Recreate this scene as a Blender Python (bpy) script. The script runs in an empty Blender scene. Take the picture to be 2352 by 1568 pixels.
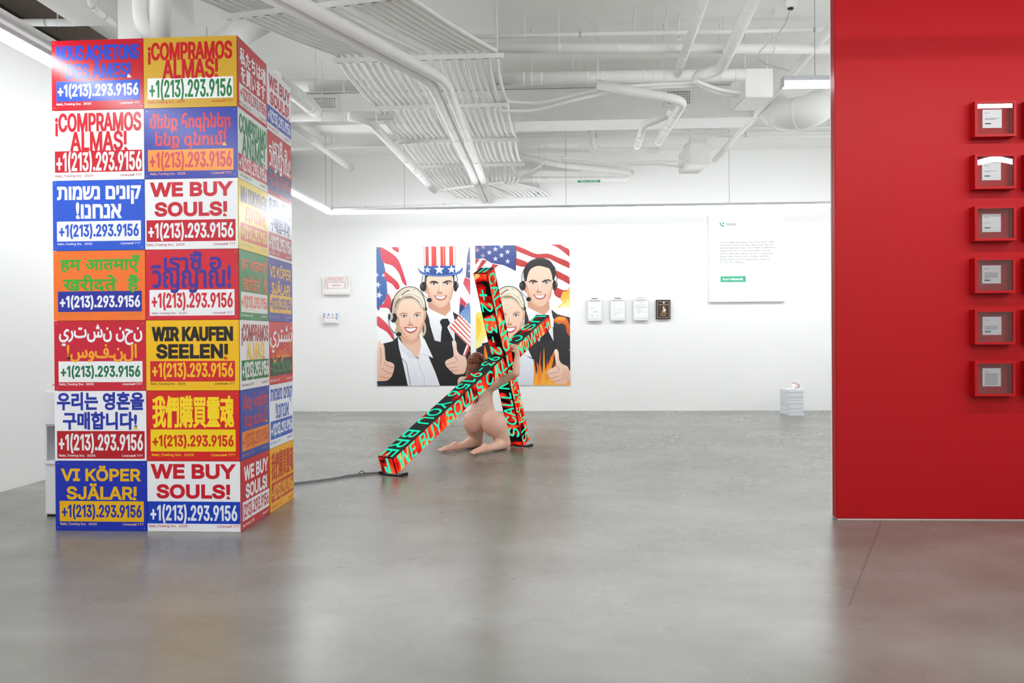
import bpy, bmesh, math, random
import numpy as np
from mathutils import Vector, Matrix
from mathutils.geometry import tessellate_polygon, delaunay_2d_cdt

# ------------------------------------------------------------------ camera, world, exposure
SC = bpy.context.scene
COL = SC.collection
RND = random.Random(7)
W_, H_, FPX = 2352, 1568, 1980.0
YAW, PITCH, ROLL, EYE = math.radians(3.0), -0.0054, 0.0065, 1.27
Fv = np.array([-math.sin(YAW)*math.cos(PITCH), math.cos(YAW)*math.cos(PITCH), math.sin(PITCH)])
Rv = np.array([math.cos(YAW), math.sin(YAW), 0.0])
Uv = np.cross(Rv, Fv)
Rv, Uv = math.cos(ROLL)*Rv - math.sin(ROLL)*Uv, math.sin(ROLL)*Rv + math.cos(ROLL)*Uv
EYEP = np.array([0, 0, EYE])
cd = bpy.data.cameras.new('camera'); cam = bpy.data.objects.new('camera', cd); COL.objects.link(cam)
cd.sensor_width = 36.0; cd.lens = 36.0*FPX/W_; cd.clip_end = 100
M = Matrix.Identity(4)
for i in range(3):
    M[i][0] = Rv[i]; M[i][1] = Uv[i]; M[i][2] = -Fv[i]; M[i][3] = EYEP[i]
cam.matrix_world = M
SC.camera = cam
SC.view_settings.view_transform = 'Standard'
SC.view_settings.look = 'None'
SC.view_settings.gamma = 1.0
SC.view_settings.use_curve_mapping = False
SC.view_settings.exposure = 0.0
SC.cycles.max_bounces = 10
SC.cycles.diffuse_bounces = 6
SC.cycles.use_denoising = True
SC.cycles.sample_clamp_indirect = 6.0
SC.cycles.caustics_reflective = False
SC.cycles.caustics_refractive = False
wd = bpy.data.worlds.new('world'); SC.world = wd; wd.use_nodes = True
wd.node_tree.nodes['Background'].inputs[0].default_value = (0.8, 0.82, 0.85, 1)
wd.node_tree.nodes['Background'].inputs[1].default_value = 0.05
TUBE_STRENGTH = 44.0          # the linear LED lights are the only lamps of the room
LED_STRENGTH = 1.0

# where things stand: a point of the room from its bearing and one known coordinate
def ray(px, py): return Rv*(px-W_/2)/FPX - Uv*(py-H_/2)/FPX + Fv
def at_z(px, py, z=0.0):
    d = ray(px, py); return Vector(EYEP + d*((z-EYE)/d[2]))
def at_y(px, py, y):
    d = ray(px, py); return Vector(EYEP + d*(y/d[1]))
def at_x(px, py, x):
    d = ray(px, py); return Vector(EYEP + d*(x/d[0]))
def at_d(px, py, d_): return Vector(EYEP + ray(px, py)*d_)

# ------------------------------------------------------------------ materials
def lin(c):
    return tuple((v/255/12.92) if v/255 <= 0.04045 else ((v/255+0.055)/1.055)**2.4 for v in c[:3]) + (1.0,)
MATS = {}
def mat(name, rgb=(200, 200, 200), rough=0.5, spec=0.5, metal=0.0, emit=0.0, noise=0.0, nscale=6.0, bump=0.0, bscale=60.0, coat=0.0):
    if name in MATS: return MATS[name]
    m = bpy.data.materials.new(name); m.use_nodes = True
    nt = m.node_tree; b = nt.nodes['Principled BSDF']
    b.inputs['Base Color'].default_value = lin(rgb)
    b.inputs['Roughness'].default_value = rough
    b.inputs['Specular IOR Level'].default_value = spec
    b.inputs['Metallic'].default_value = metal
    b.inputs['Coat Weight'].default_value = coat
    if emit:
        b.inputs['Emission Color'].default_value = lin(rgb); b.inputs['Emission Strength'].default_value = emit
    if noise:
        tc = nt.nodes.new('ShaderNodeTexCoord'); nz = nt.nodes.new('ShaderNodeTexNoise')
        nz.inputs['Scale'].default_value = nscale; nz.inputs['Detail'].default_value = 6
        hs = nt.nodes.new('ShaderNodeMix'); hs.data_type = 'RGBA'; hs.blend_type = 'MULTIPLY'
        rp = nt.nodes.new('ShaderNodeValToRGB')
        rp.color_ramp.elements[0].position = 0.3; rp.color_ramp.elements[0].color = (1-noise, 1-noise, 1-noise, 1)
        rp.color_ramp.elements[1].position = 0.7
        hs.inputs[0].default_value = 1.0
        hs.inputs[6].default_value = lin(rgb)
        nt.links.new(tc.outputs['Object'], nz.inputs['Vector']); nt.links.new(nz.outputs['Fac'], rp.inputs[0])
        nt.links.new(rp.outputs[0], hs.inputs[7]); nt.links.new(hs.outputs[2], b.inputs['Base Color'])
    if bump:
        tc = nt.nodes.new('ShaderNodeTexCoord'); nz = nt.nodes.new('ShaderNodeTexNoise')
        nz.inputs['Scale'].default_value = bscale; nz.inputs['Detail'].default_value = 4
        bp = nt.nodes.new('ShaderNodeBump'); bp.inputs['Strength'].default_value = bump; bp.inputs['Distance'].default_value = 0.01
        nt.links.new(tc.outputs['Object'], nz.inputs['Vector']); nt.links.new(nz.outputs['Fac'], bp.inputs['Height'])
        nt.links.new(bp.outputs[0], b.inputs['Normal'])
    MATS[name] = m
    return m
def emis(name, rgb, s):
    if name in MATS: return MATS[name]
    m = bpy.data.materials.new(name); m.use_nodes = True; nt = m.node_tree; nt.nodes.clear()
    e = nt.nodes.new('ShaderNodeEmission'); o = nt.nodes.new('ShaderNodeOutputMaterial')
    e.inputs[0].default_value = lin(rgb); e.inputs[1].default_value = s
    nt.links.new(e.outputs[0], o.inputs[0]); MATS[name] = m; return m
def vcol_mat(name, rough=0.4, spec=0.5, sub=0.0):
    if name in MATS: return MATS[name]
    m = mat(name, (200, 200, 200), rough, spec); nt = m.node_tree; b = nt.nodes['Principled BSDF']
    a = nt.nodes.new('ShaderNodeVertexColor'); a.layer_name = 'print'
    nt.links.new(a.outputs[0], b.inputs['Base Color'])
    if sub:
        b.inputs['Subsurface Weight'].default_value = sub
        b.inputs['Subsurface Radius'].default_value = (0.02, 0.008, 0.004); b.inputs['Subsurface Scale'].default_value = 0.5
    return m
def ink(rgb):           # printed colour on the corrugated signs
    return mat('sign_ink_%d_%d_%d' % rgb, rgb, 0.24, 0.38)

WHITE = mat('white_wall_paint', (243, 243, 242), 0.65, 0.3, bump=0.03, bscale=40)
CEIL = mat('white_ceiling_paint', (245, 245, 242), 0.8, 0.2, noise=0.05, nscale=1.5)
PIPE = mat('white_pipe_paint', (246, 246, 244), 0.45, 0.4, noise=0.04, nscale=5)
SEAM = mat('grey_pipe_seam', (196, 196, 194), 0.5, 0.4)
STEEL = mat('white_steel_strut', (240, 240, 238), 0.4, 0.5)
ALU = mat('brushed_aluminium', (190, 191, 193), 0.4, 0.5, 0.6)
BLACK = mat('black_plastic', (14, 14, 15), 0.4, 0.5)
DARK = mat('dark_gap', (22, 22, 22), 0.8, 0.2)
PAPER = mat('white_paper', (240, 240, 240), 0.7, 0.2)
RED = mat('red_wall_paint', (164, 6, 15), 0.5, 0.2, bump=0.04, bscale=90)
REDW = mat('red_frame_lacquer', (166, 7, 15), 0.42, 0.22)
LIGHT = emis('led_diffuser', (249, 252, 255), TUBE_STRENGTH)

# ------------------------------------------------------------------ mesh builder
class MB:
    def __init__(s): s.v = []; s.f = []; s.m = []; s.sm = []; s.c = []; s.cur = 0; s.col = None
    def vert(s, p): s.v.append(tuple(p)); s.c.append(s.col or (1, 1, 1)); return len(s.v)-1
    def face(s, idx, smooth=False): s.f.append(tuple(idx)); s.m.append(s.cur); s.sm.append(smooth)
    def poly(s, pts): s.face([s.vert(p) for p in pts]); return s
    def box(s, a, b, bev=0.0):
        x0, y0, z0 = a; x1, y1, z1 = b
        return s.obox(Vector(((x0+x1)/2, (y0+y1)/2, (z0+z1)/2)), Vector((1, 0, 0)), Vector((0, 1, 0)), Vector((0, 0, 1)), abs(x1-x0)/2, abs(y1-y0)/2, abs(z1-z0)/2, bev)
    def obox(s, c, ex, ey, ez, hx, hy, hz, bev=0.0):
        c = Vector(c); ex = Vector(ex); ey = Vector(ey); ez = Vector(ez)
        if bev <= 0:
            k = [s.vert(c+ex*hx*i+ey*hy*j+ez*hz*l) for l in (-1, 1) for j in (-1, 1) for i in (-1, 1)]
            for q in ((0, 2, 3, 1), (4, 5, 7, 6), (0, 1, 5, 4), (2, 6, 7, 3), (0, 4, 6, 2), (1, 3, 7, 5)): s.face([k[i] for i in q])
            return s
        bm = bmesh.new(); bmesh.ops.create_cube(bm, size=2.0)
        for v in bm.verts: v.co = Vector((v.co.x*hx, v.co.y*hy, v.co.z*hz))
        bmesh.ops.bevel(bm, geom=bm.edges[:], offset=min(bev, 0.45*min(hx, hy, hz)*2), segments=2, affect='EDGES')
        bm.verts.index_update(); n = len(s.v)
        for v in bm.verts: s.vert(c+ex*v.co.x+ey*v.co.y+ez*v.co.z)
        for f in bm.faces: s.face([n+v.index for v in f.verts])
        bm.free(); return s
    def sweep(s, pts, r, seg=10, cap=True, rs=None, smooth=True):
        P = [Vector(p) for p in pts]; n = len(P); T = []
        for i in range(n):
            a = (P[i]-P[i-1]) if i else (P[1]-P[0]); b = (P[i+1]-P[i]) if i < n-1 else a
            t = (a.normalized()+b.normalized()); T.append(t.normalized() if t.length > 1e-6 else b.normalized())
        up = Vector((0, 0, 1)) if abs(T[0].z) < 0.9 else Vector((1, 0, 0))
        nx = (up - T[0]*up.dot(T[0])).normalized(); rings = []
        for i in range(n):
            nx = (nx - T[i]*nx.dot(T[i])).normalized(); ny = T[i].cross(nx); rr = rs[i] if rs else r
            rings.append([s.vert(P[i]+nx*rr*math.cos(2*math.pi*k/seg)+ny*rr*math.sin(2*math.pi*k/seg)) for k in range(seg)])
        for a, b in zip(rings, rings[1:]):
            for k in range(seg): s.face((a[k], a[(k+1) % seg], b[(k+1) % seg], b[k]), smooth)
        if cap: s.face(rings[0][::-1]); s.face(rings[-1])
        return s
    def lathe(s, c, prof, seg=24, axis='z', smooth=True):
        c = Vector(c); rings = []
        for r, h in prof:
            ring = []
            for k in range(seg):
                a = 2*math.pi*k/seg; x, y = r*math.cos(a), r*math.sin(a)
                ring.append(s.vert(c+(Vector((x, y, h)) if axis == 'z' else Vector((x, h, y)) if axis == 'y' else Vector((h, x, y)))))
            rings.append(ring)
        for a, b in zip(rings, rings[1:]):
            for k in range(seg): s.face((a[k], a[(k+1) % seg], b[(k+1) % seg], b[k]), smooth)
        s.face(rings[0][::-1]); s.face(rings[-1]); return s
    def build(s, name, mats, parent=None, org=None, fix=False):
        me = bpy.data.meshes.new(name); o = Vector(org) if org is not None else Vector((0, 0, 0))
        me.from_pydata([Vector(v)-o for v in s.v], [], s.f)
        if not isinstance(mats, (list, tuple)): mats = [mats]
        for m in mats: me.materials.append(m)
        me.polygons.foreach_set('material_index', s.m); me.polygons.foreach_set('use_smooth', s.sm)
        if s.col is not None:
            ca = me.color_attributes.new('print', 'FLOAT_COLOR', 'POINT')
            ca.data.foreach_set('color', [x for c in s.c for x in lin(c)])
        if fix:
            bm = bmesh.new(); bm.from_mesh(me); bmesh.ops.recalc_face_normals(bm, faces=bm.faces[:]); bm.to_mesh(me); bm.free()
        me.update()
        ob = bpy.data.objects.new(name, me); COL.objects.link(ob)
        if parent is not None: ob.parent = parent
        else: ob.location = o
        return ob

def tag(o, label, cat, group=None, kind=None):
    o['label'] = label; o['category'] = cat
    if group: o['group'] = group
    if kind: o['kind'] = kind
    return o
def thing(name, label, cat, loc=(0, 0, 0), group=None, mtx=None):
    o = bpy.data.objects.new(name, None); COL.objects.link(o); o.empty_display_size = 0.1
    if mtx is not None: o.matrix_world = mtx
    else: o.location = loc
    return tag(o, label, cat, group)
def struct(name, mb, m, label, cat):
    o = mb.build(name, m, fix=False); return tag(o, label, cat, kind='structure')
def frame_mtx(o, ex, ey, ez):
    m = Matrix.Identity(4)
    for i in range(3): m[i][0] = ex[i]; m[i][1] = ey[i]; m[i][2] = ez[i]; m[i][3] = o[i]
    return m
def smooth_path(pts, n=8):
    P = [Vector(p) for p in pts]; out = []
    for i in range(len(P)-1):
        p0 = P[max(i-1, 0)]; p1 = P[i]; p2 = P[i+1]; p3 = P[min(i+2, len(P)-1)]
        for k in range(n):
            t = k/n; t2 = t*t; t3 = t2*t
            out.append(0.5*((2*p1)+(p2-p0)*t+(2*p0-5*p1+4*p2-p3)*t2+(3*p1-p0-3*p2+p3)*t3))
    out.append(P[-1]); return out
def elbow_path(pts, r, n=6):          # straight runs with rounded corners
    P = [Vector(p) for p in pts]; out = [P[0]]
    for i in range(1, len(P)-1):
        a = (P[i-1]-P[i]); b = (P[i+1]-P[i]); rr = min(r, a.length*0.45, b.length*0.45)
        a = P[i]+a.normalized()*rr; b = P[i]+b.normalized()*rr
        for k in range(n+1):
            t = k/n; out.append(a*(1-t)**2+P[i]*2*t*(1-t)+b*t*t)
    out.append(P[-1]); return out

# ------------------------------------------------------------------ lettering
# outlines of the plain Latin letters: character code: (advance, contours), thousandths of the type size
OUTLINES = {65:(480,[[16,0,201,509,276,509,463,0,395,0,264,372,232,478,245,478,191,302,85,0],[110,142,110,199,370,199,370,142]]),
66:(456,[[60,0,60,509,241,509,274,507,304,501,329,491,350,477,367,461,381,442,390,421,396,398,398,374,397,353,387,320,368,295,343,278,315,267,315,262,331,260,347,254,378,234,391,220,402,203,411,184,416,161,418,136,416,111,410,88,400,67,386,48,368,31,344,18,317,8,284,2,247,0],[125,57,245,57,281,60,309,67,330,80,344,96,353,115,355,137,354,153,350,169,333,197,320,209,306,218,289,225,248,231,125,231],[125,285,238,285,273,290,302,304,314,314,323,326,335,355,336,372,333,393,326,412,313,429,294,442,270,449,240,452,125,452]]),
67:(510,[[267,-7,225,-3,186,7,150,25,119,49,92,79,70,115,53,157,44,203,40,254,44,305,53,352,70,393,92,429,119,459,150,484,186,501,225,512,267,516,317,511,362,496,383,485,419,456,435,438,459,397,473,348,408,348,404,365,389,395,369,418,344,437,315,449,284,455,267,456,237,453,209,445,184,432,161,414,141,391,125,364,113,332,106,295,103,254,106,213,113,177,125,145,141,117,161,94,184,76,210,63,237,56,267,53,300,56,330,65,369,90,389,114,404,144,408,160,473,160,467,135,459,112,435,71,420,53,383,24,363,13,317,-2,293,-6]]),
68:(502,[[219,0,96,0,96,57,215,57,254,60,288,68,318,81,343,99,363,122,379,149,390,181,397,216,399,255,397,294,390,329,379,361,364,388,344,410,320,428,291,441,258,449,221,452,93,452,93,509,225,509,273,505,315,495,353,478,385,455,412,426,433,391,449,351,458,306,462,255,458,205,449,159,433,119,411,83,384,54,351,31,312,14,268,3],[125,509,125,0,60,0,60,509]]),
69:(419,[[60,0,60,509,372,509,372,452,125,452,125,286,355,286,355,229,125,229,125,57,375,57,375,0]]),
70:(410,[[60,0,60,509,369,509,369,452,125,452,125,278,346,278,346,221,125,221,125,0]]),
71:(520,[[269,-7,225,-3,185,7,149,25,118,49,91,79,69,116,53,157,43,203,40,254,43,305,53,352,69,393,91,429,117,459,149,484,184,501,223,512,265,516,316,510,340,504,384,483,421,453,436,436,460,395,468,373,474,349,408,349,387,393,368,417,344,436,300,453,265,456,236,453,209,445,183,432,160,414,141,392,125,364,113,332,106,295,103,254,106,213,113,177,125,145,141,117,161,95,184,76,210,63,238,56,269,53,296,55,322,61,345,71,365,85,382,102,396,123,407,147,413,173,415,202,434,199,283,199,283,256,478,256,478,200,475,160,466,124,451,91,431,62,406,38,377,19,344,5,308,-4]]),
72:(517,[[60,0,60,509,125,509,125,289,392,289,392,509,457,509,457,0,392,0,392,232,125,232,125,0]]),
73:(300,[[31,0,31,57,118,57,118,452,31,452,31,509,269,509,269,452,183,452,183,57,269,57,269,0]]),
74:(396,[[185,-7,143,-2,106,11,75,33,52,63,38,100,33,145,33,173,98,173,100,117,108,93,122,74,139,61,160,53,185,50,209,53,230,61,248,74,261,93,269,117,272,145,272,509,336,509,336,145,332,100,318,63,294,33,263,11,227,-2]]),
75:(467,[[104,145,104,216,199,331,364,509,448,509,231,276,228,276],[60,0,60,509,125,509,125,0],[372,0,188,259,228,309,449,0]]),
76:(393,[[60,0,60,509,125,509,125,57,361,57,361,0]]),
77:(628,[[60,0,60,509,152,509,322,49,307,49,352,187,476,509,568,509,568,0,504,0,507,457,513,457,456,291,342,0,286,0,112,457,119,457,122,291,122,0]]),
78:(523,[[60,0,60,509,136,509,371,137,414,55,405,54,399,195,399,509,463,509,463,0,387,0,168,346,108,452,119,454,125,291,125,0]]),
79:(533,[[267,-7,225,-3,186,7,150,25,119,49,92,79,70,115,53,157,44,203,40,254,44,305,53,352,70,393,92,429,119,459,150,484,186,501,225,512,267,516,309,512,348,501,384,484,415,459,442,429,464,393,480,352,490,305,493,254,490,203,480,157,464,115,442,79,415,49,384,25,348,7,309,-3],[267,53,296,55,324,63,349,76,372,94,392,116,408,144,420,176,428,213,430,254,428,295,420,332,408,365,392,392,372,415,349,433,324,446,296,453,267,456,237,453,210,445,184,433,161,415,142,392,125,364,113,332,106,295,103,254,106,213,113,176,125,144,142,117,161,94,184,76,210,63,237,55]]),
80:(445,[[60,0,60,509,235,509,272,506,305,499,332,487,356,471,375,452,390,430,400,404,407,377,409,348,407,318,400,291,390,265,375,243,356,223,332,207,305,195,272,188,235,186,109,186,109,242,233,242,279,248,297,256,312,266,324,279,333,294,339,310,343,328,343,367,333,402,324,416,312,428,297,439,279,446,257,451,125,452,125,0]]),
81:(533,[[245,159,313,159,468,-48,401,-48],[267,-7,225,-3,186,7,150,25,119,49,92,79,70,115,53,157,44,203,40,254,44,305,53,352,70,393,92,429,119,459,150,484,186,501,225,512,267,516,309,512,348,501,384,484,415,459,442,429,464,393,480,352,490,305,493,254,490,203,480,157,464,115,442,79,415,49,384,25,348,7,309,-3],[267,53,296,55,324,63,349,76,372,94,392,116,408,144,420,176,428,213,430,254,428,295,420,332,408,365,392,392,372,415,349,433,324,446,296,453,267,456,237,453,210,445,184,433,161,415,142,392,125,364,113,332,106,295,103,254,106,213,113,176,125,144,142,117,161,94,184,76,210,63,237,55]]),
82:(449,[[60,0,60,509,236,509,273,506,305,500,333,489,356,473,376,455,390,433,401,408,407,381,409,352,407,323,401,296,390,271,376,250,356,232,333,217,305,206,273,200,236,198,96,198,96,255,258,256,280,260,298,267,313,276,325,287,334,300,344,333,344,371,340,389,334,405,325,419,313,430,298,440,258,451,125,452,125,0],[353,0,230,229,303,229,428,0]]),
83:(447,[[224,-9,188,-7,156,-1,128,9,102,23,81,40,64,60,51,83,42,109,38,137,104,137,108,118,114,102,123,88,150,66,185,53,224,49,246,50,267,54,286,60,303,69,317,79,329,92,338,106,344,122,346,139,340,168,322,189,296,205,245,222,184,239,145,253,112,269,86,289,67,313,56,341,52,372,54,400,62,425,75,448,92,468,113,484,138,498,165,508,195,514,227,516,259,514,289,508,316,498,340,484,360,468,377,449,390,427,398,403,401,378,337,378,332,402,320,421,302,437,280,449,254,456,225,459,185,454,167,448,152,440,139,430,121,405,115,376,117,359,122,345,142,324,169,308,212,293,312,264,344,248,359,238,384,213,395,198,407,161,408,139,406,112,399,87,386,64,370,43,349,25,323,11,294,0,261,-7]]),
84:(449,[[32,452,32,509,417,509,417,452,257,452,257,0,193,0,193,452]]),
85:(517,[[259,-8,220,-6,186,2,154,15,126,33,103,55,85,80,71,108,63,140,60,173,60,509,124,509,124,178,126,155,132,133,141,113,153,95,169,80,187,68,208,59,232,53,285,53,309,59,331,68,349,80,364,95,377,113,385,133,391,155,393,178,393,509,457,509,457,173,454,140,446,108,433,80,414,55,391,33,363,15,332,2,297,-6]]),
86:(480,[[204,0,16,509,84,509,207,164,248,31,235,31,290,206,395,509,463,509,278,0]]),
87:(686,[[155,0,16,509,82,509,172,162,197,40,189,40,224,196,306,509,380,509,494,58,497,40,488,40,510,145,603,509,670,509,530,0,455,0,351,391,336,475,350,475,318,323,230,0]]),
88:(474,[[18,0,217,284,217,236,29,509,104,509,230,318,243,292,232,292,288,386,374,509,446,509,259,239,259,287,456,0,382,0,237,218,230,231,244,231,182,129,91,0]]),
89:(472,[[203,0,203,208,16,509,91,509,222,292,250,230,224,230,251,293,280,344,381,509,455,509,268,208,268,0]]),
90:(438,[[42,0,42,46,306,431,341,476,348,454,40,452,40,509,397,509,397,462,110,49,97,33,90,54,214,57,399,57,399,0]]),
97:(389,[[160,-9,115,-3,94,5,76,15,60,29,48,45,38,63,32,84,30,108,36,146,43,161,53,174,64,184,92,200,125,211,257,231,271,240,276,257,272,285,267,297,260,307,240,322,227,327,196,331,163,327,137,316,118,301,104,283,100,274,41,291,51,313,64,331,79,346,95,358,114,368,153,380,208,384,255,375,271,369,300,350,312,336,322,320,330,301,335,278,337,251,337,0,277,0,277,52,272,52,252,25,242,16,215,1,199,-4],[170,45,192,47,211,51,242,68,254,80,263,93,270,108,276,138,276,190,267,184,147,163,122,153,103,139,97,130,93,118,93,93,96,82,109,64,130,52,156,46]]),
98:(424,[[229,-8,208,-7,189,-3,172,4,147,21,123,50,118,59,112,59,112,0,53,0,53,509,114,509,114,319,118,319,137,346,171,373,188,379,207,383,229,384,259,382,287,374,313,361,335,342,354,320,370,293,381,261,388,227,390,189,388,151,381,116,370,84,355,57,336,34,313,16,288,3,260,-6],[220,47,242,49,262,55,279,66,294,80,306,97,316,117,323,139,327,163,327,215,323,239,316,261,307,281,295,298,280,311,262,322,243,328,220,330,198,328,178,322,161,312,147,299,134,282,125,263,118,241,114,216,114,162,118,138,125,115,135,95,147,78,162,65,179,55,198,49]]),
99:(396,[[207,-8,174,-5,144,3,117,16,93,35,72,58,56,85,44,116,37,150,34,187,37,225,44,260,56,291,72,318,93,341,117,360,144,374,174,382,226,384,260,377,291,364,318,346,330,335,349,308,362,277,303,262,290,289,278,304,252,321,231,328,207,330,184,328,163,321,145,310,130,296,118,278,108,258,98,212,96,187,102,139,108,117,118,97,130,80,145,66,163,55,184,49,207,46,253,55,271,66,292,89,304,117,363,102,350,70,331,43,306,21,277,5,244,-5]]),
100:(424,[[195,-8,165,-6,137,3,111,16,89,34,70,57,55,84,43,116,36,151,34,189,36,227,43,261,55,293,70,320,89,342,112,361,137,374,165,382,196,384,218,383,237,379,253,373,278,355,306,319,311,319,311,509,372,509,372,0,313,0,313,59,307,59,287,31,266,12,236,-3,217,-7],[205,47,226,49,246,55,263,65,278,78,290,95,299,115,306,138,312,189,306,241,300,263,290,282,278,299,263,312,246,322,227,328,205,330,182,328,162,322,145,311,130,298,118,281,108,261,98,215,96,189,102,139,109,117,118,97,130,80,145,66,162,55,182,49]]),
101:(404,[[212,-8,177,-5,145,3,117,16,92,35,72,58,56,85,44,116,37,150,34,187,36,224,44,258,55,290,71,317,91,340,115,359,142,373,172,382,205,384,246,380,285,366,303,355,319,341,334,324,347,305,357,282,365,256,370,227,371,169,75,169,75,221,338,221,310,202,304,248,298,269,277,301,263,314,246,323,227,328,205,330,183,328,164,323,146,313,131,301,109,270,97,231,96,178,102,127,110,106,121,88,135,73,151,61,169,53,190,48,212,46,241,49,265,58,294,82,306,105,365,91,358,72,348,55,335,39,320,26,283,4,261,-3,237,-7]]),
102:(254,[[228,379,228,327,6,327,6,379],[81,0,82,452,87,470,96,486,107,499,120,510,135,519,169,529,212,529,243,521,227,468,202,474,178,472,164,468,154,460,147,449,143,435,142,0]]),
103:(425,[[207,-151,156,-146,134,-140,114,-132,97,-122,82,-110,59,-84,51,-69,101,-41,122,-66,142,-82,169,-93,207,-97,236,-95,261,-87,282,-75,298,-58,308,-34,311,-6,311,68,306,68,287,41,266,23,236,10,217,6,195,5,165,7,138,14,113,27,90,43,71,65,55,90,43,120,36,154,34,191,36,229,43,263,55,293,71,320,90,342,112,361,138,374,166,382,196,384,218,383,237,379,253,373,279,356,308,319,313,319,313,379,372,379,372,-9,370,-40,363,-67,350,-90,334,-109,314,-124,291,-136,265,-144,237,-149],[205,59,227,61,246,66,264,75,278,87,290,103,300,121,307,142,311,166,311,219,307,242,300,264,291,283,279,299,264,312,247,322,227,328,205,330,182,328,163,322,145,312,130,298,118,282,102,241,96,193,102,144,109,123,118,104,131,88,145,76,163,66,183,61]]),
104:(410,[[114,0,53,0,53,509,114,509,114,287,102,287,116,319,132,344,152,362,175,374,200,382,227,384,252,383,275,377,295,369,313,356,328,340,341,321,350,298,355,271,357,240,357,0,296,0,296,235,293,263,286,286,273,304,256,318,235,326,210,329,192,328,176,324,147,308,136,297,126,283,119,266,115,248]]),
105:(167,[[53,0,53,379,114,379,114,0],[73,444,63,448,47,463,43,472,41,483,47,504,54,512,73,522,84,524,105,518,114,512,121,504,125,494,125,472,121,463,105,448,95,444]]),
106:(167,[[53,379,114,379,114,-30,108,-72,102,-90,92,-106,80,-119,65,-129,47,-137,4,-143,-10,-143,-10,-87,18,-85,31,-80,40,-72,47,-61,53,-29],[72,444,62,448,53,455,42,472,42,494,53,512,72,522,83,524,95,522,114,512,125,494,125,472,114,455,105,448,95,444]]),
107:(381,[[110,137,110,212,121,212,284,379,360,379,184,199,177,199],[53,0,53,509,114,509,114,0],[294,0,148,186,191,229,372,0]]),
108:(189,[[112,0,91,8,74,20,62,37,55,59,53,84,53,509,114,509,114,83,120,62,126,57,135,53,170,54,181,3,147,-2]]),
109:(610,[[53,0,53,379,112,379,112,295,108,295,114,314,122,331,132,346,144,358,172,376,187,382,219,386,245,383,268,375,287,361,303,342,314,320,321,295,312,295,326,329,350,356,364,366,381,375,398,381,417,385,458,385,478,380,497,372,514,361,529,346,541,328,550,307,555,283,557,255,557,0,496,0,496,254,493,279,485,298,473,313,456,323,438,329,402,329,387,326,374,320,353,302,345,290,336,263,335,0,274,0,274,260,272,280,265,297,253,311,238,322,220,328,199,330,171,326,145,312,135,302,126,289,119,274,115,257,114,0]]),
110:(410,[[114,0,53,0,53,379,112,379,112,287,102,287,116,319,132,344,152,362,175,374,200,382,227,384,252,383,275,377,295,369,313,356,328,340,341,321,350,298,355,271,357,240,357,0,296,0,296,235,293,263,286,286,273,304,256,318,235,326,210,329,192,328,176,324,147,308,136,297,126,283,119,266,115,248]]),
111:(415,[[207,-8,174,-5,144,3,117,16,93,35,72,58,56,85,44,116,37,150,34,187,37,225,44,260,56,291,72,318,93,341,117,360,144,374,174,382,207,384,241,382,271,374,299,360,323,341,343,318,359,291,371,260,379,225,381,187,379,150,371,116,359,85,343,58,323,35,299,16,271,3,241,-5],[207,46,231,49,252,55,270,66,285,80,298,97,307,117,314,139,318,163,318,212,314,236,307,258,298,278,285,296,270,310,252,321,231,328,207,330,184,328,163,321,145,310,130,296,118,278,108,258,98,212,96,187,102,139,108,117,118,97,130,80,145,66,163,55,184,49]]),
112:(424,[[53,-143,53,379,112,379,112,319,118,319,137,346,171,373,188,379,207,383,229,384,259,382,287,374,313,361,335,342,354,320,370,293,381,261,388,227,390,189,388,151,381,116,370,84,355,57,336,34,313,16,288,3,260,-6,229,-8,208,-7,189,-3,159,12,147,21,118,59,114,59,114,-143],[220,47,242,49,262,55,279,66,294,80,306,97,316,117,323,139,327,163,327,215,323,239,316,261,307,281,295,298,280,311,262,322,243,328,220,330,198,328,178,322,161,312,147,299,134,282,125,263,118,241,114,216,114,162,118,138,125,115,135,95,147,78,162,65,179,55,198,49]]),
113:(424,[[372,-143,311,-143,311,59,306,59,287,31,266,12,236,-3,217,-7,195,-8,165,-6,137,3,111,16,89,34,70,57,55,84,43,116,36,151,34,189,36,227,43,261,55,293,70,320,89,342,112,361,137,374,165,382,196,384,218,383,237,379,253,373,278,355,307,319,313,319,313,379,372,379],[205,47,226,49,246,55,263,65,278,78,290,95,299,115,306,138,312,189,306,241,300,263,290,282,278,299,263,312,246,322,227,328,205,330,182,328,162,322,145,311,130,298,118,281,108,261,98,215,96,189,102,139,109,117,118,97,130,80,145,66,162,55,182,49]]),
114:(259,[[53,0,53,379,112,379,112,321,115,321,124,339,137,354,152,367,171,377,191,383,243,384,243,322,207,326,174,321,159,315,135,296,126,284,119,269,115,254,114,0]]),
115:(365,[[157,-7,133,-3,112,3,93,12,76,24,62,38,50,54,41,73,36,94,94,107,101,87,111,72,124,60,141,52,160,47,181,45,206,47,227,53,244,62,258,74,265,88,268,103,262,126,254,136,243,144,212,155,149,170,118,180,92,192,72,208,58,227,50,249,47,274,49,295,55,314,65,332,79,347,95,360,115,370,137,378,161,383,212,383,234,379,254,372,271,363,286,352,299,339,318,308,324,290,268,277,254,304,243,316,228,325,210,331,187,333,166,331,147,326,131,317,119,305,111,292,109,277,110,264,115,253,124,243,136,235,172,223,261,200,287,187,306,171,320,153,328,131,331,107,329,85,323,65,312,47,298,31,281,18,260,6,236,-2,210,-7]]),
116:(227,[[204,379,204,327,6,327,6,379],[65,471,126,471,127,83,130,70,136,61,144,55,156,51,202,54,213,2,192,-3,168,-4,138,-1,113,7,92,21,77,41,68,64,65,93]]),
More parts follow.
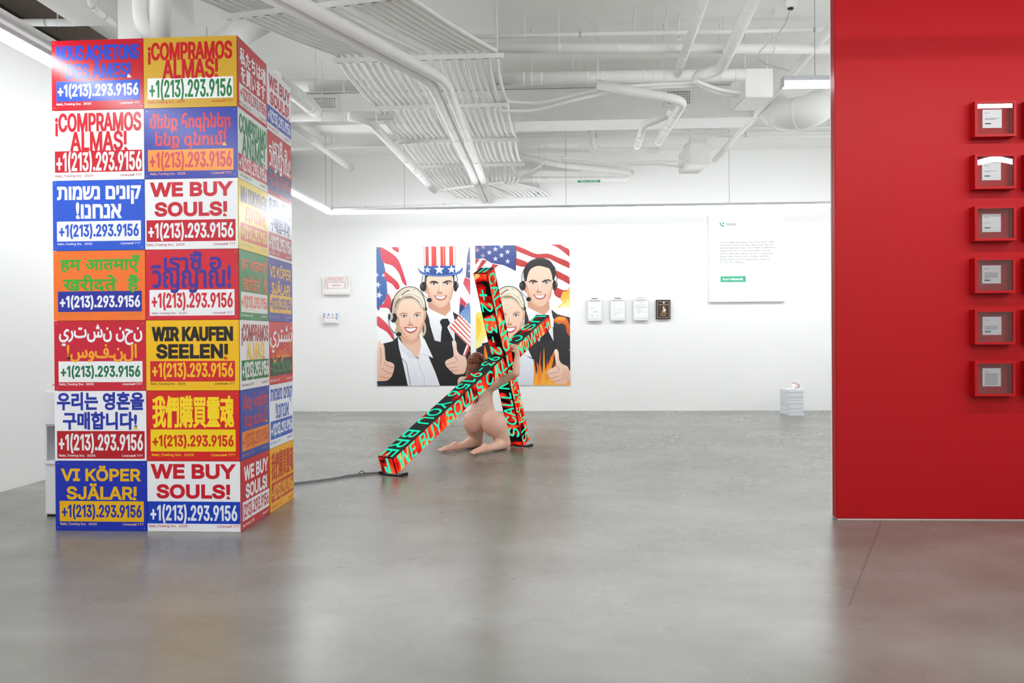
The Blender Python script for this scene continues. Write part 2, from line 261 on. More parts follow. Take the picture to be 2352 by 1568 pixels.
117:(410,[[182,-5,158,-3,135,2,115,11,97,23,82,39,69,59,60,82,54,109,53,379,114,379,114,144,116,117,124,94,137,75,154,61,175,53,200,50,218,51,234,55,263,71,274,83,283,97,290,113,295,132,296,379,357,379,357,0,298,0,298,92,307,92,294,60,277,35,257,17,234,5,209,-3]]),
118:(389,[[163,0,17,379,84,379,187,87,206,21,184,21,224,155,305,379,371,379,226,0]]),
119:(567,[[138,0,23,379,87,379,161,107,175,41,165,41,206,214,252,379,316,379,382,136,402,41,391,41,434,214,480,379,545,379,429,0,368,0,281,318,277,338,291,338,248,172,199,0]]),
120:(379,[[21,0,171,218,171,171,29,379,100,379,170,270,207,206,175,206,233,306,282,379,352,379,209,169,209,214,358,0,287,0,173,182,205,182,160,103,91,0]]),
121:(389,[[47,-139,61,-86,94,-90,113,-86,130,-74,138,-64,151,-36,163,-1,17,379,84,379,187,87,206,21,184,21,224,155,305,379,371,379,196,-77,177,-107,153,-128,139,-136,125,-141,82,-145]]),
122:(380,[[42,0,42,46,254,320,254,323,48,323,48,379,333,379,333,331,126,60,126,56,339,56,339,0]]),
48:(453,[[227,-7,191,-3,158,7,130,24,105,48,85,77,69,113,57,155,50,202,48,254,50,306,57,353,69,395,85,431,106,461,130,484,159,502,191,512,227,516,262,512,295,502,323,484,348,461,368,431,384,395,396,353,403,306,405,254,403,202,396,155,384,113,368,77,348,48,323,24,295,7,263,-3],[227,50,250,52,271,60,290,74,306,92,320,116,330,144,338,176,344,254,338,332,330,365,320,393,306,416,290,435,271,449,250,457,227,460,203,457,182,449,163,435,147,416,134,393,123,365,115,332,109,254,115,176,123,144,134,116,147,92,163,74,182,60,203,52]]),
49:(335,[[256,509,256,0,192,0,192,448,189,448,66,358,66,427,178,509]]),
50:(453,[[64,0,64,47,282,282,303,312,316,341,320,371,319,389,315,405,308,419,287,441,258,455,224,460,188,454,172,447,159,438,148,427,132,398,128,381,127,362,66,362,68,391,75,418,86,442,102,464,121,482,143,496,168,507,196,513,225,516,254,513,281,507,306,497,328,482,346,465,361,445,372,423,379,398,381,372,377,336,363,299,336,259,294,209,153,60,153,57,389,57,389,0]]),
51:(453,[[218,-7,188,-5,159,1,133,10,108,22,88,38,70,57,57,79,48,104,44,132,109,132,112,115,118,100,126,87,150,66,165,59,200,51,239,51,258,55,291,69,304,80,315,93,323,108,328,125,328,163,316,196,306,211,292,223,275,234,254,241,229,246,201,248,157,248,157,299,288,448,288,452,70,452,70,509,372,509,372,461,211,278,211,289,247,290,279,286,308,276,333,262,354,244,371,222,383,198,391,173,393,145,390,116,383,90,370,66,354,45,333,27,309,12,281,2,251,-5]]),
52:(453,[[40,105,40,158,247,509,311,509,109,166,109,163,413,163,413,105],[282,0,282,318,343,318,343,0]]),
53:(453,[[221,-7,192,-5,165,1,140,11,118,25,99,41,83,60,71,82,63,105,60,130,122,130,125,115,130,102,138,89,160,68,173,60,188,54,221,50,241,51,259,56,276,64,291,75,304,89,314,104,322,122,328,162,326,183,321,203,314,221,303,237,290,251,275,262,257,270,238,275,218,277,184,273,152,262,139,255,128,246,67,253,96,509,366,509,366,452,151,452,134,301,148,311,178,325,194,330,229,334,274,328,294,321,313,311,330,299,345,285,370,251,386,210,390,187,391,163,388,132,381,102,369,76,352,52,332,32,309,15,282,3,253,-4]]),
54:(453,[[226,-7,196,-4,168,3,142,15,119,31,100,51,84,74,73,101,66,130,64,162,65,187,80,239,93,268,112,302,252,509,322,509,151,261,145,261,165,288,184,302,208,311,235,314,265,312,291,305,316,295,337,280,355,262,370,240,380,215,387,187,389,157,387,127,379,98,368,73,352,50,333,30,310,14,284,3,257,-4],[226,48,245,50,263,55,279,63,293,73,314,101,322,119,326,137,326,178,322,196,314,213,293,241,279,251,263,259,245,264,207,264,174,252,148,229,138,214,126,179,126,138,131,119,138,102,148,86,160,73,174,63,190,55,207,50]]),
55:(453,[[97,0,323,448,323,452,62,452,62,509,391,509,391,449,165,0]]),
56:(453,[[226,-7,193,-5,163,1,136,11,111,25,91,42,74,62,62,84,54,109,52,135,53,156,65,195,87,228,101,241,117,252,134,260,153,265,153,267,129,276,109,289,93,308,80,330,73,354,70,380,73,405,79,429,90,450,106,469,124,485,146,498,170,508,197,514,226,516,255,514,282,508,306,498,328,485,346,469,361,450,373,429,379,405,382,380,379,354,372,330,359,308,343,289,323,276,300,267,300,265,319,260,335,252,351,241,365,228,387,195,395,176,401,135,398,109,391,84,378,62,362,42,341,25,317,11,289,1,259,-5],[248,50,285,60,313,79,323,91,331,106,335,121,337,139,335,157,330,173,322,189,312,202,283,223,265,230,247,234,206,234,187,230,169,223,140,202,130,189,122,173,117,157,115,139,117,121,121,106,129,91,139,79,167,60,185,54,205,50],[244,291,260,294,287,308,298,318,307,330,314,344,318,359,318,392,314,407,308,420,299,432,288,442,260,455,244,459,208,459,177,449,164,442,153,432,138,407,134,392,134,359,138,344,145,330,154,318,165,308,178,300,193,294,209,291]]),
57:(453,[[226,516,256,513,285,506,310,494,333,478,352,458,368,434,380,408,387,378,389,347,387,322,382,296,373,270,359,240,315,168,200,0,130,0,301,248,307,248,295,229,268,207,245,198,232,195,188,197,161,203,137,214,116,229,98,247,83,269,72,294,66,321,64,352,66,382,73,411,85,436,101,459,120,479,143,494,168,506,196,513],[207,459,190,454,174,446,148,423,138,407,131,390,125,352,127,331,131,313,138,295,148,280,174,257,207,245,226,243,263,249,279,257,293,267,305,280,322,312,326,330,326,371,322,390,305,422,293,435,279,446,263,454,245,459]]),
33:(196,[[67,160,63,509,132,509,128,160],[86,-3,75,1,58,18,52,41,58,64,75,80,86,85,110,85,121,80,138,64,142,53,142,29,138,18,121,1,110,-3]]),
161:(196,[[64,-125,68,222,129,222,133,-125],[98,296,75,302,66,309,58,319,52,342,58,365,75,382,98,388,121,382,131,374,138,365,143,354,143,330,131,309,121,302]]),
43:(453,[[198,34,198,364,255,364,255,34],[61,172,61,226,391,226,391,172]]),
45:(453,[[337,244,337,188,114,188,114,244]]),
40:(273,[[89,207,90,244,94,283,109,364,119,403,145,477,160,510,177,539,236,539,204,466,179,390,161,313,152,241,152,176,160,115,167,83,188,16,236,-96,177,-96,150,-46,128,4,111,55,99,106,92,156]]),
41:(273,[[37,-96,72,-18,97,52,113,116,121,177,121,241,112,313,94,390,69,466,37,539,97,539,113,510,142,441,164,364,173,323,183,244,184,207,182,156,174,104,161,53,144,3,123,-47,97,-96]]),
46:(188,[[83,-3,73,1,55,18,51,29,51,53,55,64,73,81,83,85,95,87,118,81,128,73,135,64,140,53,140,29,135,18,128,9,118,1,107,-3]]),
44:(188,[[38,-119,68,71,137,71,84,-119]]),
39:(206,[[78,318,70,509,136,509,128,318]]),
35:(440,[[242,0,326,509,377,509,294,0],[10,140,19,192,400,192,391,140],[64,0,147,509,198,509,115,0],[40,316,49,368,429,368,421,316]]),
95:(319,[[319,0,319,-56,0,-56,0,0]]),
36:(447,[[202,-74,202,583,244,583,244,-74],[224,-9,188,-7,156,-1,128,9,102,23,81,40,64,60,51,83,42,109,38,137,104,137,108,118,114,102,123,88,150,66,185,53,224,49,246,50,267,54,286,60,303,69,317,79,329,92,338,106,344,122,346,139,340,168,322,189,296,205,245,222,184,239,145,253,112,269,86,289,67,313,56,341,52,372,54,400,62,425,75,448,92,468,113,484,138,498,165,508,195,514,227,516,259,514,289,508,316,498,340,484,360,468,377,449,390,427,398,403,401,378,337,378,332,402,320,421,302,437,280,449,254,456,225,459,185,454,167,448,152,440,139,430,121,405,115,376,117,359,122,345,142,324,169,308,212,293,312,264,344,248,359,238,384,213,395,198,407,161,408,139,406,112,399,87,386,64,370,43,349,25,323,11,294,0,261,-7]]),
194:(480,[[16,0,201,509,276,509,463,0,395,0,264,372,232,478,245,478,191,302,85,0],[110,142,110,199,370,199,370,142],[191,565,130,565,130,567,211,659,269,659,349,567,349,565,288,565,240,624]]),
214:(533,[[267,-7,225,-3,186,7,150,25,119,49,92,79,70,115,53,157,44,203,40,254,44,305,53,352,70,393,92,429,119,459,150,484,186,501,225,512,267,516,309,512,348,501,384,484,415,459,442,429,464,393,480,352,490,305,493,254,490,203,480,157,464,115,442,79,415,49,384,25,348,7,309,-3],[267,53,296,55,324,63,349,76,372,94,392,116,408,144,420,176,428,213,430,254,428,295,420,332,408,365,392,392,372,415,349,433,324,446,296,453,267,456,237,453,210,445,184,433,161,415,142,392,125,364,113,332,106,295,103,254,106,213,113,176,125,144,142,117,161,94,184,76,210,63,237,55],[339,572,319,577,310,584,304,592,298,612,304,633,310,641,319,648,339,653,359,648,368,641,374,633,378,623,378,602,374,592,368,584,359,577],[195,572,175,577,160,592,156,602,156,623,160,633,175,648,195,653,215,648,224,641,230,633,236,612,230,592,224,584,215,577]]),
196:(480,[[16,0,201,509,276,509,463,0,395,0,264,372,232,478,245,478,191,302,85,0],[110,142,110,199,370,199,370,142],[312,572,292,577,276,592,272,602,272,623,276,633,292,648,312,653,332,648,347,633,351,623,351,602,347,592,332,577],[168,572,148,577,139,584,133,592,127,612,133,633,139,641,148,648,168,653,188,648,203,633,207,623,207,602,203,592,188,577]]),
63:(358,[[132,152,133,187,136,211,141,230,148,245,157,258,180,279,223,309,247,334,255,349,260,365,262,384,257,413,242,436,232,445,207,457,193,461,163,461,137,453,125,446,115,437,99,412,94,396,92,378,27,378,30,406,38,430,49,452,64,471,82,487,103,499,126,508,151,514,178,516,206,514,232,508,255,498,275,486,292,470,306,451,316,430,322,407,324,382,322,356,316,332,306,311,292,292,275,276,219,235,204,216,196,192,194,152],[152,-3,141,1,131,9,124,18,118,41,124,64,131,73,152,85,176,85,196,73,203,64,208,53,208,29,203,18,196,9,186,1,176,-3]]),
32:(188,[])}
GL = {chr(code): (adv/1000, [[(q[i]/1000, q[i+1]/1000) for i in range(0, len(q), 2)] for q in cs]) for code, (adv, cs) in OUTLINES.items()}
CAP = 0.509
def latin(s, track=0.0):
    x = 0.0; out = []
    for ch in s:
        a, cs = GL[ch]; out += [[(px+x, py) for px, py in c] for c in cs]; x += a+track
    return out
_NAT = {}
def native(s):                         # outlines of other scripts from Blender's built-in typeface
    if s in _NAT: return _NAT[s]
    c = bpy.data.curves.new('lettering', 'FONT'); c.body = s; c.fill_mode = 'NONE'; c.resolution_u = 3
    o = bpy.data.objects.new('lettering', c); COL.objects.link(o); me = o.to_mesh(); adj = {}
    for e in me.edges:
        a, b = e.vertices; adj.setdefault(a, []).append(b); adj.setdefault(b, []).append(a)
    vs = [(v.co.x, v.co.y) for v in me.vertices]; out = []; seen = set()
    for st in sorted(adj):
        if st in seen: continue
        loop = [st]; seen.add(st); cur = st
        while True:
            nx = [k for k in adj[cur] if k not in seen]
            if not nx: break
            cur = min(nx, key=lambda k: abs(k-cur)); loop.append(cur); seen.add(cur)
        q = []
        for k in loop:
            p = vs[k]
            if not q or (abs(p[0]-q[-1][0])+abs(p[1]-q[-1][1])) > 1e-4: q.append(p)
        if len(q) > 2: out.append(q)
    o.to_mesh_clear(); bpy.data.objects.remove(o); bpy.data.curves.remove(c)
    _NAT[s] = out; return out
def _area(c): return 0.5*sum(c[i-1][0]*c[i][1]-c[i][0]*c[i-1][1] for i in range(len(c)))
def _inside(p, c):
    r = False; x, y = p
    for i in range(len(c)):
        (x0, y0), (x1, y1) = c[i-1], c[i]
        if (y0 > y) != (y1 > y) and x < (x1-x0)*(y-y0)/(y1-y0)+x0: r = not r
    return r
def letters(mb, cs, rect, z, bold=0.0, mode='cap', fr=None, outline=0.0, slant=0.0):
    """cs contours -> faces inside rect (x0, y0, x1, y1; y up) at height z; bold widens every stroke."""
    if not cs: return
    xs = [p[0] for c in cs for p in c]; ys = [p[1] for c in cs for p in c]
    a0, a1 = min(xs), max(xs)
    b0, b1 = (0.0, CAP) if mode == 'cap' else (min(ys), max(ys))
    x0, y0, x1, y1 = rect; k = bold
    sx = (x1-x0-2*k)/(a1-a0); sy = (y1-y0-2*k)/(b1-b0)
    cs = [[(x0+k+(x-a0)*sx+slant*(y-b0)*sy, y0+k+(y-b0)*sy) for x, y in c] for c in cs]
    cs = [c for c in cs if abs(_area(c)) > 1e-9]
    ar = [_area(c) for c in cs]
    bb = [(min(p[0] for p in c), min(p[1] for p in c), max(p[0] for p in c), max(p[1] for p in c)) for c in cs]
    hole = {}
    for i, c in enumerate(cs):
        best = None
        for j, d in enumerate(cs):
            if j == i or abs(ar[j]) <= abs(ar[i]): continue
            if bb[j][0] > bb[i][0]+1e-7 or bb[j][2] < bb[i][2]-1e-7 or bb[j][1] > bb[i][1]+1e-7 or bb[j][3] < bb[i][3]-1e-7: continue
            if _inside(c[0], d) and _inside(c[len(c)//2], d) and (best is None or abs(ar[j]) < abs(ar[best])): best = j
        if best is not None and ar[best]*ar[i] < 0: hole[i] = best
    fx = fr if fr else (lambda x, y, zz: (x, y, zz))
    base, wide = [], []
    for i, c in enumerate(cs):
        if (ar[i] > 0) == (i in hole): c = c[::-1]        # outer contours counter-clockwise, holes clockwise
        base.append(c); r = outline or bold
        if not r: wide.append(c); continue
        n = len(c); q_ = []
        for q in range(n):
            p0, p1, p2 = Vector(c[q-1]), Vector(c[q]), Vector(c[(q+1) % n])
            e0 = (p1-p0); e1 = (p2-p1)
            if e0.length < 1e-9 or e1.length < 1e-9: q_.append(c[q]); continue
            e0.normalize(); e1.normalize(); n0 = Vector((e0.y, -e0.x)); n1 = Vector((e1.y, -e1.x)); m = n0+n1
            if m.length < 1e-3: q_.append(c[q]); continue
            m.normalize(); m *= r/max(0.5, m.dot(n0)); q_.append((p1.x+m.x, p1.y+m.y))
        wide.append(q_)
    loops = wide+(base if outline else [])
    sc_ = 1.0/max(x1-x0, 1e-6); vs, ed = [], []
    for l in loops:
        o = len(vs); vs += [Vector(((p[0]-x0)*sc_, (p[1]-y0)*sc_)) for p in l]; ed += [(o+q, o+(q+1) % len(l)) for q in range(len(l))]
    ov, oe, of, _x, _y, _z = delaunay_2d_cdt(vs, ed, [], 0, 1e-6)
    if not of: return
    V = np.array([(v.x, v.y) for v in ov]); T = np.array([tuple(f) for f in of]); ce = V[T].mean(1)
    def winding(ls):
        wn = np.zeros(len(ce), int)
        for l in ls:
            A = (np.array(l)-np.array([x0, y0]))*sc_; Bq = np.roll(A, -1, 0)
            lo, hi = A.min(0)-1e-9, A.max(0)+1e-9
            k_ = np.where((ce[:, 0] > lo[0]) & (ce[:, 0] < hi[0]) & (ce[:, 1] > lo[1]) & (ce[:, 1] < hi[1]))[0]
            if not len(k_): continue
            X_, Y_ = ce[k_, 0][:, None], ce[k_, 1][:, None]
            cr = (Bq[:, 0]-A[:, 0])*(Y_-A[:, 1])-(X_-A[:, 0])*(Bq[:, 1]-A[:, 1])
            wn[k_] += ((A[:, 1] <= Y_) & (Bq[:, 1] > Y_) & (cr > 0)).sum(1)-((A[:, 1] > Y_) & (Bq[:, 1] <= Y_) & (cr < 0)).sum(1)
        return wn
    keep = winding(wide) > 0
    if outline: keep &= ~(winding(base) > 0)
    used = sorted(set(T[keep].ravel().tolist())); idx = {k: mb.vert(fx(V[k][0]/sc_+x0, V[k][1]/sc_+y0, z)) for k in used}
    for t in T[keep]:
        a, b, d = V[t]
        cr = (b[0]-a[0])*(d[1]-a[1])-(b[1]-a[1])*(d[0]-a[0])
        if abs(cr) > 1e-11: mb.face([idx[int(k)] for k in (t if cr > 0 else t[::-1])])
GL['ǃ'] = (GL['!'][0], [max(GL['!'][1], key=lambda c: max(q[1] for q in c))])     # exclamation stroke whose dot is the little flame
def is_latin(s): return all(ch in GL for ch in s)
def write(mb, s, rect, z, bold=0.0, fr=None, track=0.0, outline=0.0, slant=0.0):
    if is_latin(s): letters(mb, latin(s, track), rect, z, bold, 'cap', fr, outline, slant)
    else: letters(mb, native(s), rect, z, bold, 'bbox', fr, outline, slant)

# ------------------------------------------------------------------ the room
XL, YB, XR, YF, ZC = -4.655, 14.73, 6.6, -3.2, 4.4
XRED, YRED, TRED = 1.908, 6.02, 0.11
def floor_material():
    m = bpy.data.materials.new('polished_concrete'); m.use_nodes = True; nt = m.node_tree; b = nt.nodes['Principled BSDF']
    L = nt.links.new; N = nt.nodes.new
    tc = N('ShaderNodeTexCoord')
    def noise(scale, detail, dist=0.0, rough=0.55, sx=1.0):
        mp = N('ShaderNodeMapping'); mp.inputs['Scale'].default_value = (sx, 1, 1)
        n = N('ShaderNodeTexNoise'); n.inputs['Scale'].default_value = scale; n.inputs['Detail'].default_value = detail
        n.inputs['Distortion'].default_value = dist; n.inputs['Roughness'].default_value = rough
        L(tc.outputs['Object'], mp.inputs[0]); L(mp.outputs[0], n.inputs['Vector']); return n
    a = noise(0.9, 4, 0.1); r1 = N('ShaderNodeValToRGB')
    r1.color_ramp.elements[0].position = 0.32; r1.color_ramp.elements[0].color = lin((112, 112, 105))
    r1.color_ramp.elements[1].position = 0.68; r1.color_ramp.elements[1].color = lin((135, 136, 130))
    L(a.outputs['Fac'], r1.inputs[0])
    c = noise(2.4, 3, 0.1, 0.5, 0.5); r2 = N('ShaderNodeValToRGB')
    r2.color_ramp.elements[0].position = 0.30; r2.color_ramp.elements[0].color = (0.85, 0.83, 0.795, 1)
    r2.color_ramp.elements[1].position = 0.70; r2.color_ramp.elements[1].color = (1, 1, 1, 1)
    L(c.outputs['Fac'], r2.inputs[0])
    mx = N('ShaderNodeMix'); mx.data_type = 'RGBA'; mx.blend_type = 'MULTIPLY'; mx.inputs[0].default_value = 1.0
    L(r1.outputs[0], mx.inputs[6]); L(r2.outputs[0], mx.inputs[7])
    d = noise(48, 2); r3 = N('ShaderNodeValToRGB')      # paint flecks
    r3.color_ramp.elements[0].position = 0.83; r3.color_ramp.elements[0].color = (0, 0, 0, 1)
    r3.color_ramp.elements[1].position = 0.84; r3.color_ramp.elements[1].color = (1, 1, 1, 1)
    L(d.outputs['Fac'], r3.inputs[0])
    m2 = N('ShaderNodeMix'); m2.data_type = 'RGBA'; m2.inputs[7].default_value = lin((205, 203, 198))
    L(r3.outputs[0], m2.inputs[0]); L(mx.outputs[2], m2.inputs[6]); L(m2.outputs[2], b.inputs['Base Color'])
    e = noise(1.6, 3, 0.1); mr = N('ShaderNodeMapRange'); mr.inputs[3].default_value = 0.23; mr.inputs[4].default_value = 0.31
    L(e.outputs['Fac'], mr.inputs[0]); L(mr.outputs[0], b.inputs['Roughness'])
    b.inputs['Specular IOR Level'].default_value = 0.46
    return m
FLOOR = floor_material()
struct('floor', MB().box((XL-3.2, YF-0.2, -0.1), (XR+0.2, YB+0.2, 0)), FLOOR, 'polished grey concrete floor with mottled stains', 'floor')
struct('ceiling', MB().box((XL, YF-0.2, ZC), (XR+0.2, YB+0.2, ZC+0.15)), CEIL, 'white painted slab ceiling behind the pipes', 'ceiling')
struct('wall_left', MB().box((XL-0.15, YF-0.2, 0), (XL, YB+0.2, 4.03)), WHITE, 'plain white wall along the left side', 'wall')
BARE = mat('bare_concrete', (150, 138, 126), 0.85, 0.2, noise=.2, nscale=2)
struct('ceiling_bare', MB().box((XL-3.2, YF-0.2, ZC), (XL, YB+0.2, ZC+0.15)), BARE, 'dark bare concrete slab beyond the left wall top', 'ceiling')
struct('wall_outer', MB().box((XL-3.4, YF-0.2, 0), (XL-3.2, YB+0.2, ZC+.15)), BARE, 'dim bare wall beyond the left partition', 'wall')
struct('wall_outer_end', MB().box((XL-3.2, YB, 0), (XL-.15, YB+.2, ZC)), BARE, 'dim bare end wall beyond the left partition', 'wall')
struct('wall_back', MB().box((XL-.15, YB, 0), (XR, YB+0.2, ZC)), WHITE, 'white wall at the far end carrying the posters', 'wall')
struct('wall_right', MB().box((XR, YF-0.2, 0), (XR+0.2, YB+0.2, ZC)), WHITE, 'white wall hidden behind the red partition', 'wall')
struct('wall_front', MB().box((XL, YF-0.2, 0), (XR, YF, ZC)), WHITE, 'white wall behind the viewer', 'wall')
struct('wall_red', MB().box((XRED, YRED, 0.008), (XR, YRED+TRED-.02, ZC), 0.004), RED, 'red painted partition wall hung with red frames', 'wall')
struct('wall_red_back', MB().box((XRED+.002, YRED+TRED-.02, 0.008), (XR, YRED+TRED, ZC)), WHITE, 'white rear face of the red partition', 'wall')
struct('trim_1', MB().box((XRED+0.012, YRED+0.008, 0), (XR, YRED+TRED-0.008, 0.009)), mat('bare_plaster_edge', (232, 228, 222), 0.8), 'pale unpainted strip under the red partition', 'trim')
# a floor joint in the concrete in front of the red wall
ja, jb = at_z(2024, 1200), at_z(1950, 1390)
jd = (jb-ja).normalized(); jn = Vector((-jd.y, jd.x, 0))
struct('trim_2', MB().poly([ja+jn*0.004+Vector((0, 0, 0.0006)), ja-jn*0.004+Vector((0, 0, 0.0006)), jb-jn*0.003+Vector((0, 0, 0.0006)), jb+jn*0.003+Vector((0, 0, 0.0006))]),
       mat('floor_crack_filler', (104, 92, 86), 0.5), 'dark crack in the concrete before the red partition', 'crack')

# ------------------------------------------------------------------ sign tower
TA = Vector((-3.345, 5.575, 0)); TE = Vector((1.262, -0.021, 0)).normalized(); TN = Vector((-0.0166, -1, 0)).normalized()   # front face
SW, SH, SD = 0.6315, 0.4650, 0.604      # sign width on the front, height, width on the side
TB = TA+TE*(2*SW)
TS = Vector((-0.024, 1.208, 0)).normalized()                                    # along the side face
TSN = Vector((TS.y, -TS.x, 0))
core = MB()
ca, cb = TA+TE*0.012-TN*0.012, TB-TE*0.012-TN*0.012
cc, cdp = cb+TS*1.19, ca+TS*1.19
for zlo, zhi in ((0.0, 7*SH-0.01),):
    lo = [Vector((p.x, p.y, zlo)) for p in (ca, cb, cc, cdp)]; hi = [Vector((p.x, p.y, zhi)) for p in (ca, cb, cc, cdp)]
    for i in range(4): core.poly([lo[i], lo[(i+1) % 4], hi[(i+1) % 4], hi[i]])
    core.poly(hi); core.poly(lo[::-1])
core_o = core.build('tower_core', mat('dark_tower_core', (38, 34, 32), 0.8), org=(TA+TE*SW+TS*0.6))
tag(core_o, 'dark square core of the tower under the printed signs', 'tower')

FINE_L, FINE_R = 'Rabi_Towing Inc.  2025', 'License# 777'
PHONE = '+1(213).293.9156'
RD, WH, BL, YE, GR = (190, 20, 38), (240, 242, 245), (32, 72, 190), (236, 182, 22), (30, 112, 62)
# crop frame (x0,y0,x1,y1) of the measured sign, background, headlines [(text, rect, colour, bold)], band, phone, fine print, flame
# rects are fractions of the sign, y down
def fr_(frame, rects):
    x0, y0, x1, y1 = frame
    return lambda r: ((r[0]-x0)/(x1-x0), (r[1]-y0)/(y1-y0), (r[2]-x0)/(x1-x0), (r[3]-y0)/(y1-y0))
SIGNS = []
def sign(face, col, row, bg, frame, heads, band, phone, fine, flame, label, phone_txt=PHONE):
    SIGNS.append((face, col, row, bg, fr_(frame, None), heads, band, phone, fine, flame, label, phone_txt))
sign(0, 0, 0, (188, 16, 36), (100, 70, 1035, 785), [('NOUS ACHETONS', (148, 125, 992, 278), BL, .006), ('DES ÂMES!', (243, 312, 905, 465), BL, .006)],
     ((148, 487, 1000, 692), (36, 78, 200)), ((162, 520, 982, 643), WH), (WH, 148, 503, 708, 730, 795, 993), (WH, 872, 425),
     'red sign with blue French words, top left of the tower front')
sign(0, 1, 0, (204, 162, 48), (1037, 70, 1970, 783), [('¡COMPRAMOS', (1082, 122, 1925, 300), (192, 20, 30), .006), ('ALMAS!', (1228, 293, 1782, 487), (192, 20, 30), .006)],
     ((1077, 480, 1930, 692), WH), ((1095, 500, 1920, 677), (34, 122, 62)), ((192, 40, 40), 1082, 1450, 710, 733, 1720, 1925), ((200, 30, 30), 1750, 440),
     'mustard sign with red Spanish words, top right of the tower front')
sign(0, 0, 1, WH, (104, 787, 1037, 1497), [('¡COMPRAMOS', (135, 815, 1010, 1003), (200, 24, 40), .006), ('ALMAS!', (287, 1003, 860, 1198), (200, 24, 40), .006)],
     ((130, 1197, 1015, 1413), (196, 20, 38)), ((145, 1212, 1008, 1400), WH), ((160, 30, 40), 133, 517, 1437, 1460, 797, 1010), ((190, 20, 34), 835, 1157),
     'white sign with red Spanish words over a red number band')
sign(0, 1, 1, (54, 66, 168), (1040, 787, 1972, 1495), [('մենք հոգիներ', (1100, 838, 1905, 1033), (204, 52, 72), .0045), ('ենք գնում!', (1152, 1018, 1862, 1208), (204, 52, 72), .0045)],
     ((1077, 1203, 1930, 1417), (242, 152, 60)), ((1095, 1228, 1915, 1383), (206, 70, 82)), ((235, 170, 140), 1100, 1450, 1433, 1455, 1712, 1908), ((242, 180, 60), 1825, 1133),
     'blue sign with red Armenian words and orange band on the tower front')
sign(0, 0, 2, (34, 86, 206), (110, 15, 1093, 775), [('תומשנ םינוק', (160, 75, 1055, 278), WH, .006), ('!ונחנא', (360, 250, 848, 432), WH, .006)],
     ((155, 457, 1053, 673), WH), ((178, 492, 1030, 625), (36, 84, 200)), (WH, 160, 532, 690, 712, 838, 1045), (WH, 365, 388),
     'bright blue sign with white Hebrew words on the tower front')
sign(0, 1, 2, WH, (1097, 15, 2085, 775), [('WE BUY', (1157, 52, 2028, 208), (196, 28, 48), .008), ('SOULS!', (1203, 266, 1970, 420), (196, 28, 48), .008)],
     ((1115, 458, 2057, 690), (192, 20, 44)), ((1133, 492, 2035, 652), WH), ((170, 40, 60), 1113, 1517, 710, 735, 1825, 2053), ((196, 28, 48), 1927, 385),
     'white WE BUY SOULS sign with red number band, third row of the tower front')
sign(0, 0, 3, (240, 116, 40), (115, 775, 1093, 1528), [('हम आतमाएँ', (187, 825, 1040, 1018), (62, 166, 50), .0045), ('खरीदते  हैं', (218, 1035, 1030, 1232), (62, 166, 50), .0045)],
     ((163, 1212, 1055, 1432), (36, 44, 156)), ((183, 1260, 1037, 1385), WH), ((196, 128, 40), 170, 538, 1445, 1467, 842, 1045), None,
     'orange sign with green Hindi words on the tower front')
sign(0, 1, 3, (206, 30, 50), (1097, 775, 2085, 1525), [('เราซื้ อ', (1295, 795, 1905, 998), (58, 44, 150), .005), ('วิญญาณ!', (1158, 940, 2005, 1240), (58, 44, 150), .005)],
     ((1140, 1203, 2040, 1478), WH), ((1163, 1238, 2022, 1395), (206, 34, 50)), ((160, 60, 100), 1163, 1532, 1440, 1462, 1808, 2017), ((58, 44, 150), 1960, 1142),
     'red sign with purple Thai words and white band on the tower front')
sign(0, 0, 4, (196, 24, 50), (118, 52, 1098, 803), [('يرتشن نحن', (172, 92, 1062, 322), WH, .0035), ('!سوفـنلا', (255, 300, 1003, 497), (240, 162, 40), .004)],
     ((165, 487, 1060, 710), (238, 242, 244)), ((188, 535, 1037, 655), (30, 112, 72)), (WH, 170, 540, 720, 743, 847, 1053), ((40, 26, 24), 258, 420),
     'red sign with white and orange Arabic words, left of the black German one')
sign(0, 1, 4, (238, 186, 16), (1100, 48, 2085, 808), [('WIR KAUFEN', (1165, 120, 2022, 276), (28, 24, 20), .008), ('SEELEN!', (1210, 307, 1968, 463), (28, 24, 20), .008)],
     ((1145, 490, 2040, 710), (202, 30, 34)), ((1165, 510, 2022, 662), (240, 186, 30)), ((60, 50, 30), 1150, 1517, 722, 745, 1830, 2035), ((206, 60, 24), 1925, 432),
     'yellow sign with black German words on the tower front')
sign(0, 0, 5, (238, 240, 244), (122, 808, 1098, 1553), [('우리는 영혼을', (148, 820, 1075, 1015), (28, 48, 160), .0055), ('구매합니다!', (210, 1030, 1000, 1222), (28, 48, 160), .0055)],
     ((147, 1235, 1078, 1530), (176, 18, 30)), ((165, 1270, 1060, 1442), (238, 238, 240)), (WH, 167, 553, 1485, 1508, 840, 1055), ((238, 200, 30), 967, 1178),
     'white sign with blue Korean words and red band on the tower front')
sign(0, 1, 5, (206, 28, 30), (1100, 812, 2085, 1557), [('我們購買靈魂', (1162, 865, 2025, 1205), (250, 214, 26), .0055)],
     ((1143, 1222, 2040, 1455), (240, 208, 20)), ((1163, 1282, 2020, 1402), (206, 40, 26)), ((250, 214, 30), 1155, 1595, 1478, 1503, 1785, 2033), None,
     'red sign with six yellow Chinese characters on the tower front')
sign(0, 0, 6, (24, 46, 172), (180, 672, 985, 1287), [('VI KÖPER', (233, 740, 930, 850), (228, 176, 20), .0058), ('SJÄLAR!', (280, 897, 895, 1012), (228, 176, 20), .0058)],
     ((217, 1025, 955, 1205), (230, 176, 22)), ((237, 1058, 937, 1168), (34, 52, 160)), ((236, 196, 110), 222, 543, 1217, 1237, 773, 953), ((236, 190, 40), 862, 980),
     'blue sign with yellow Swedish words, bottom left of the tower front')
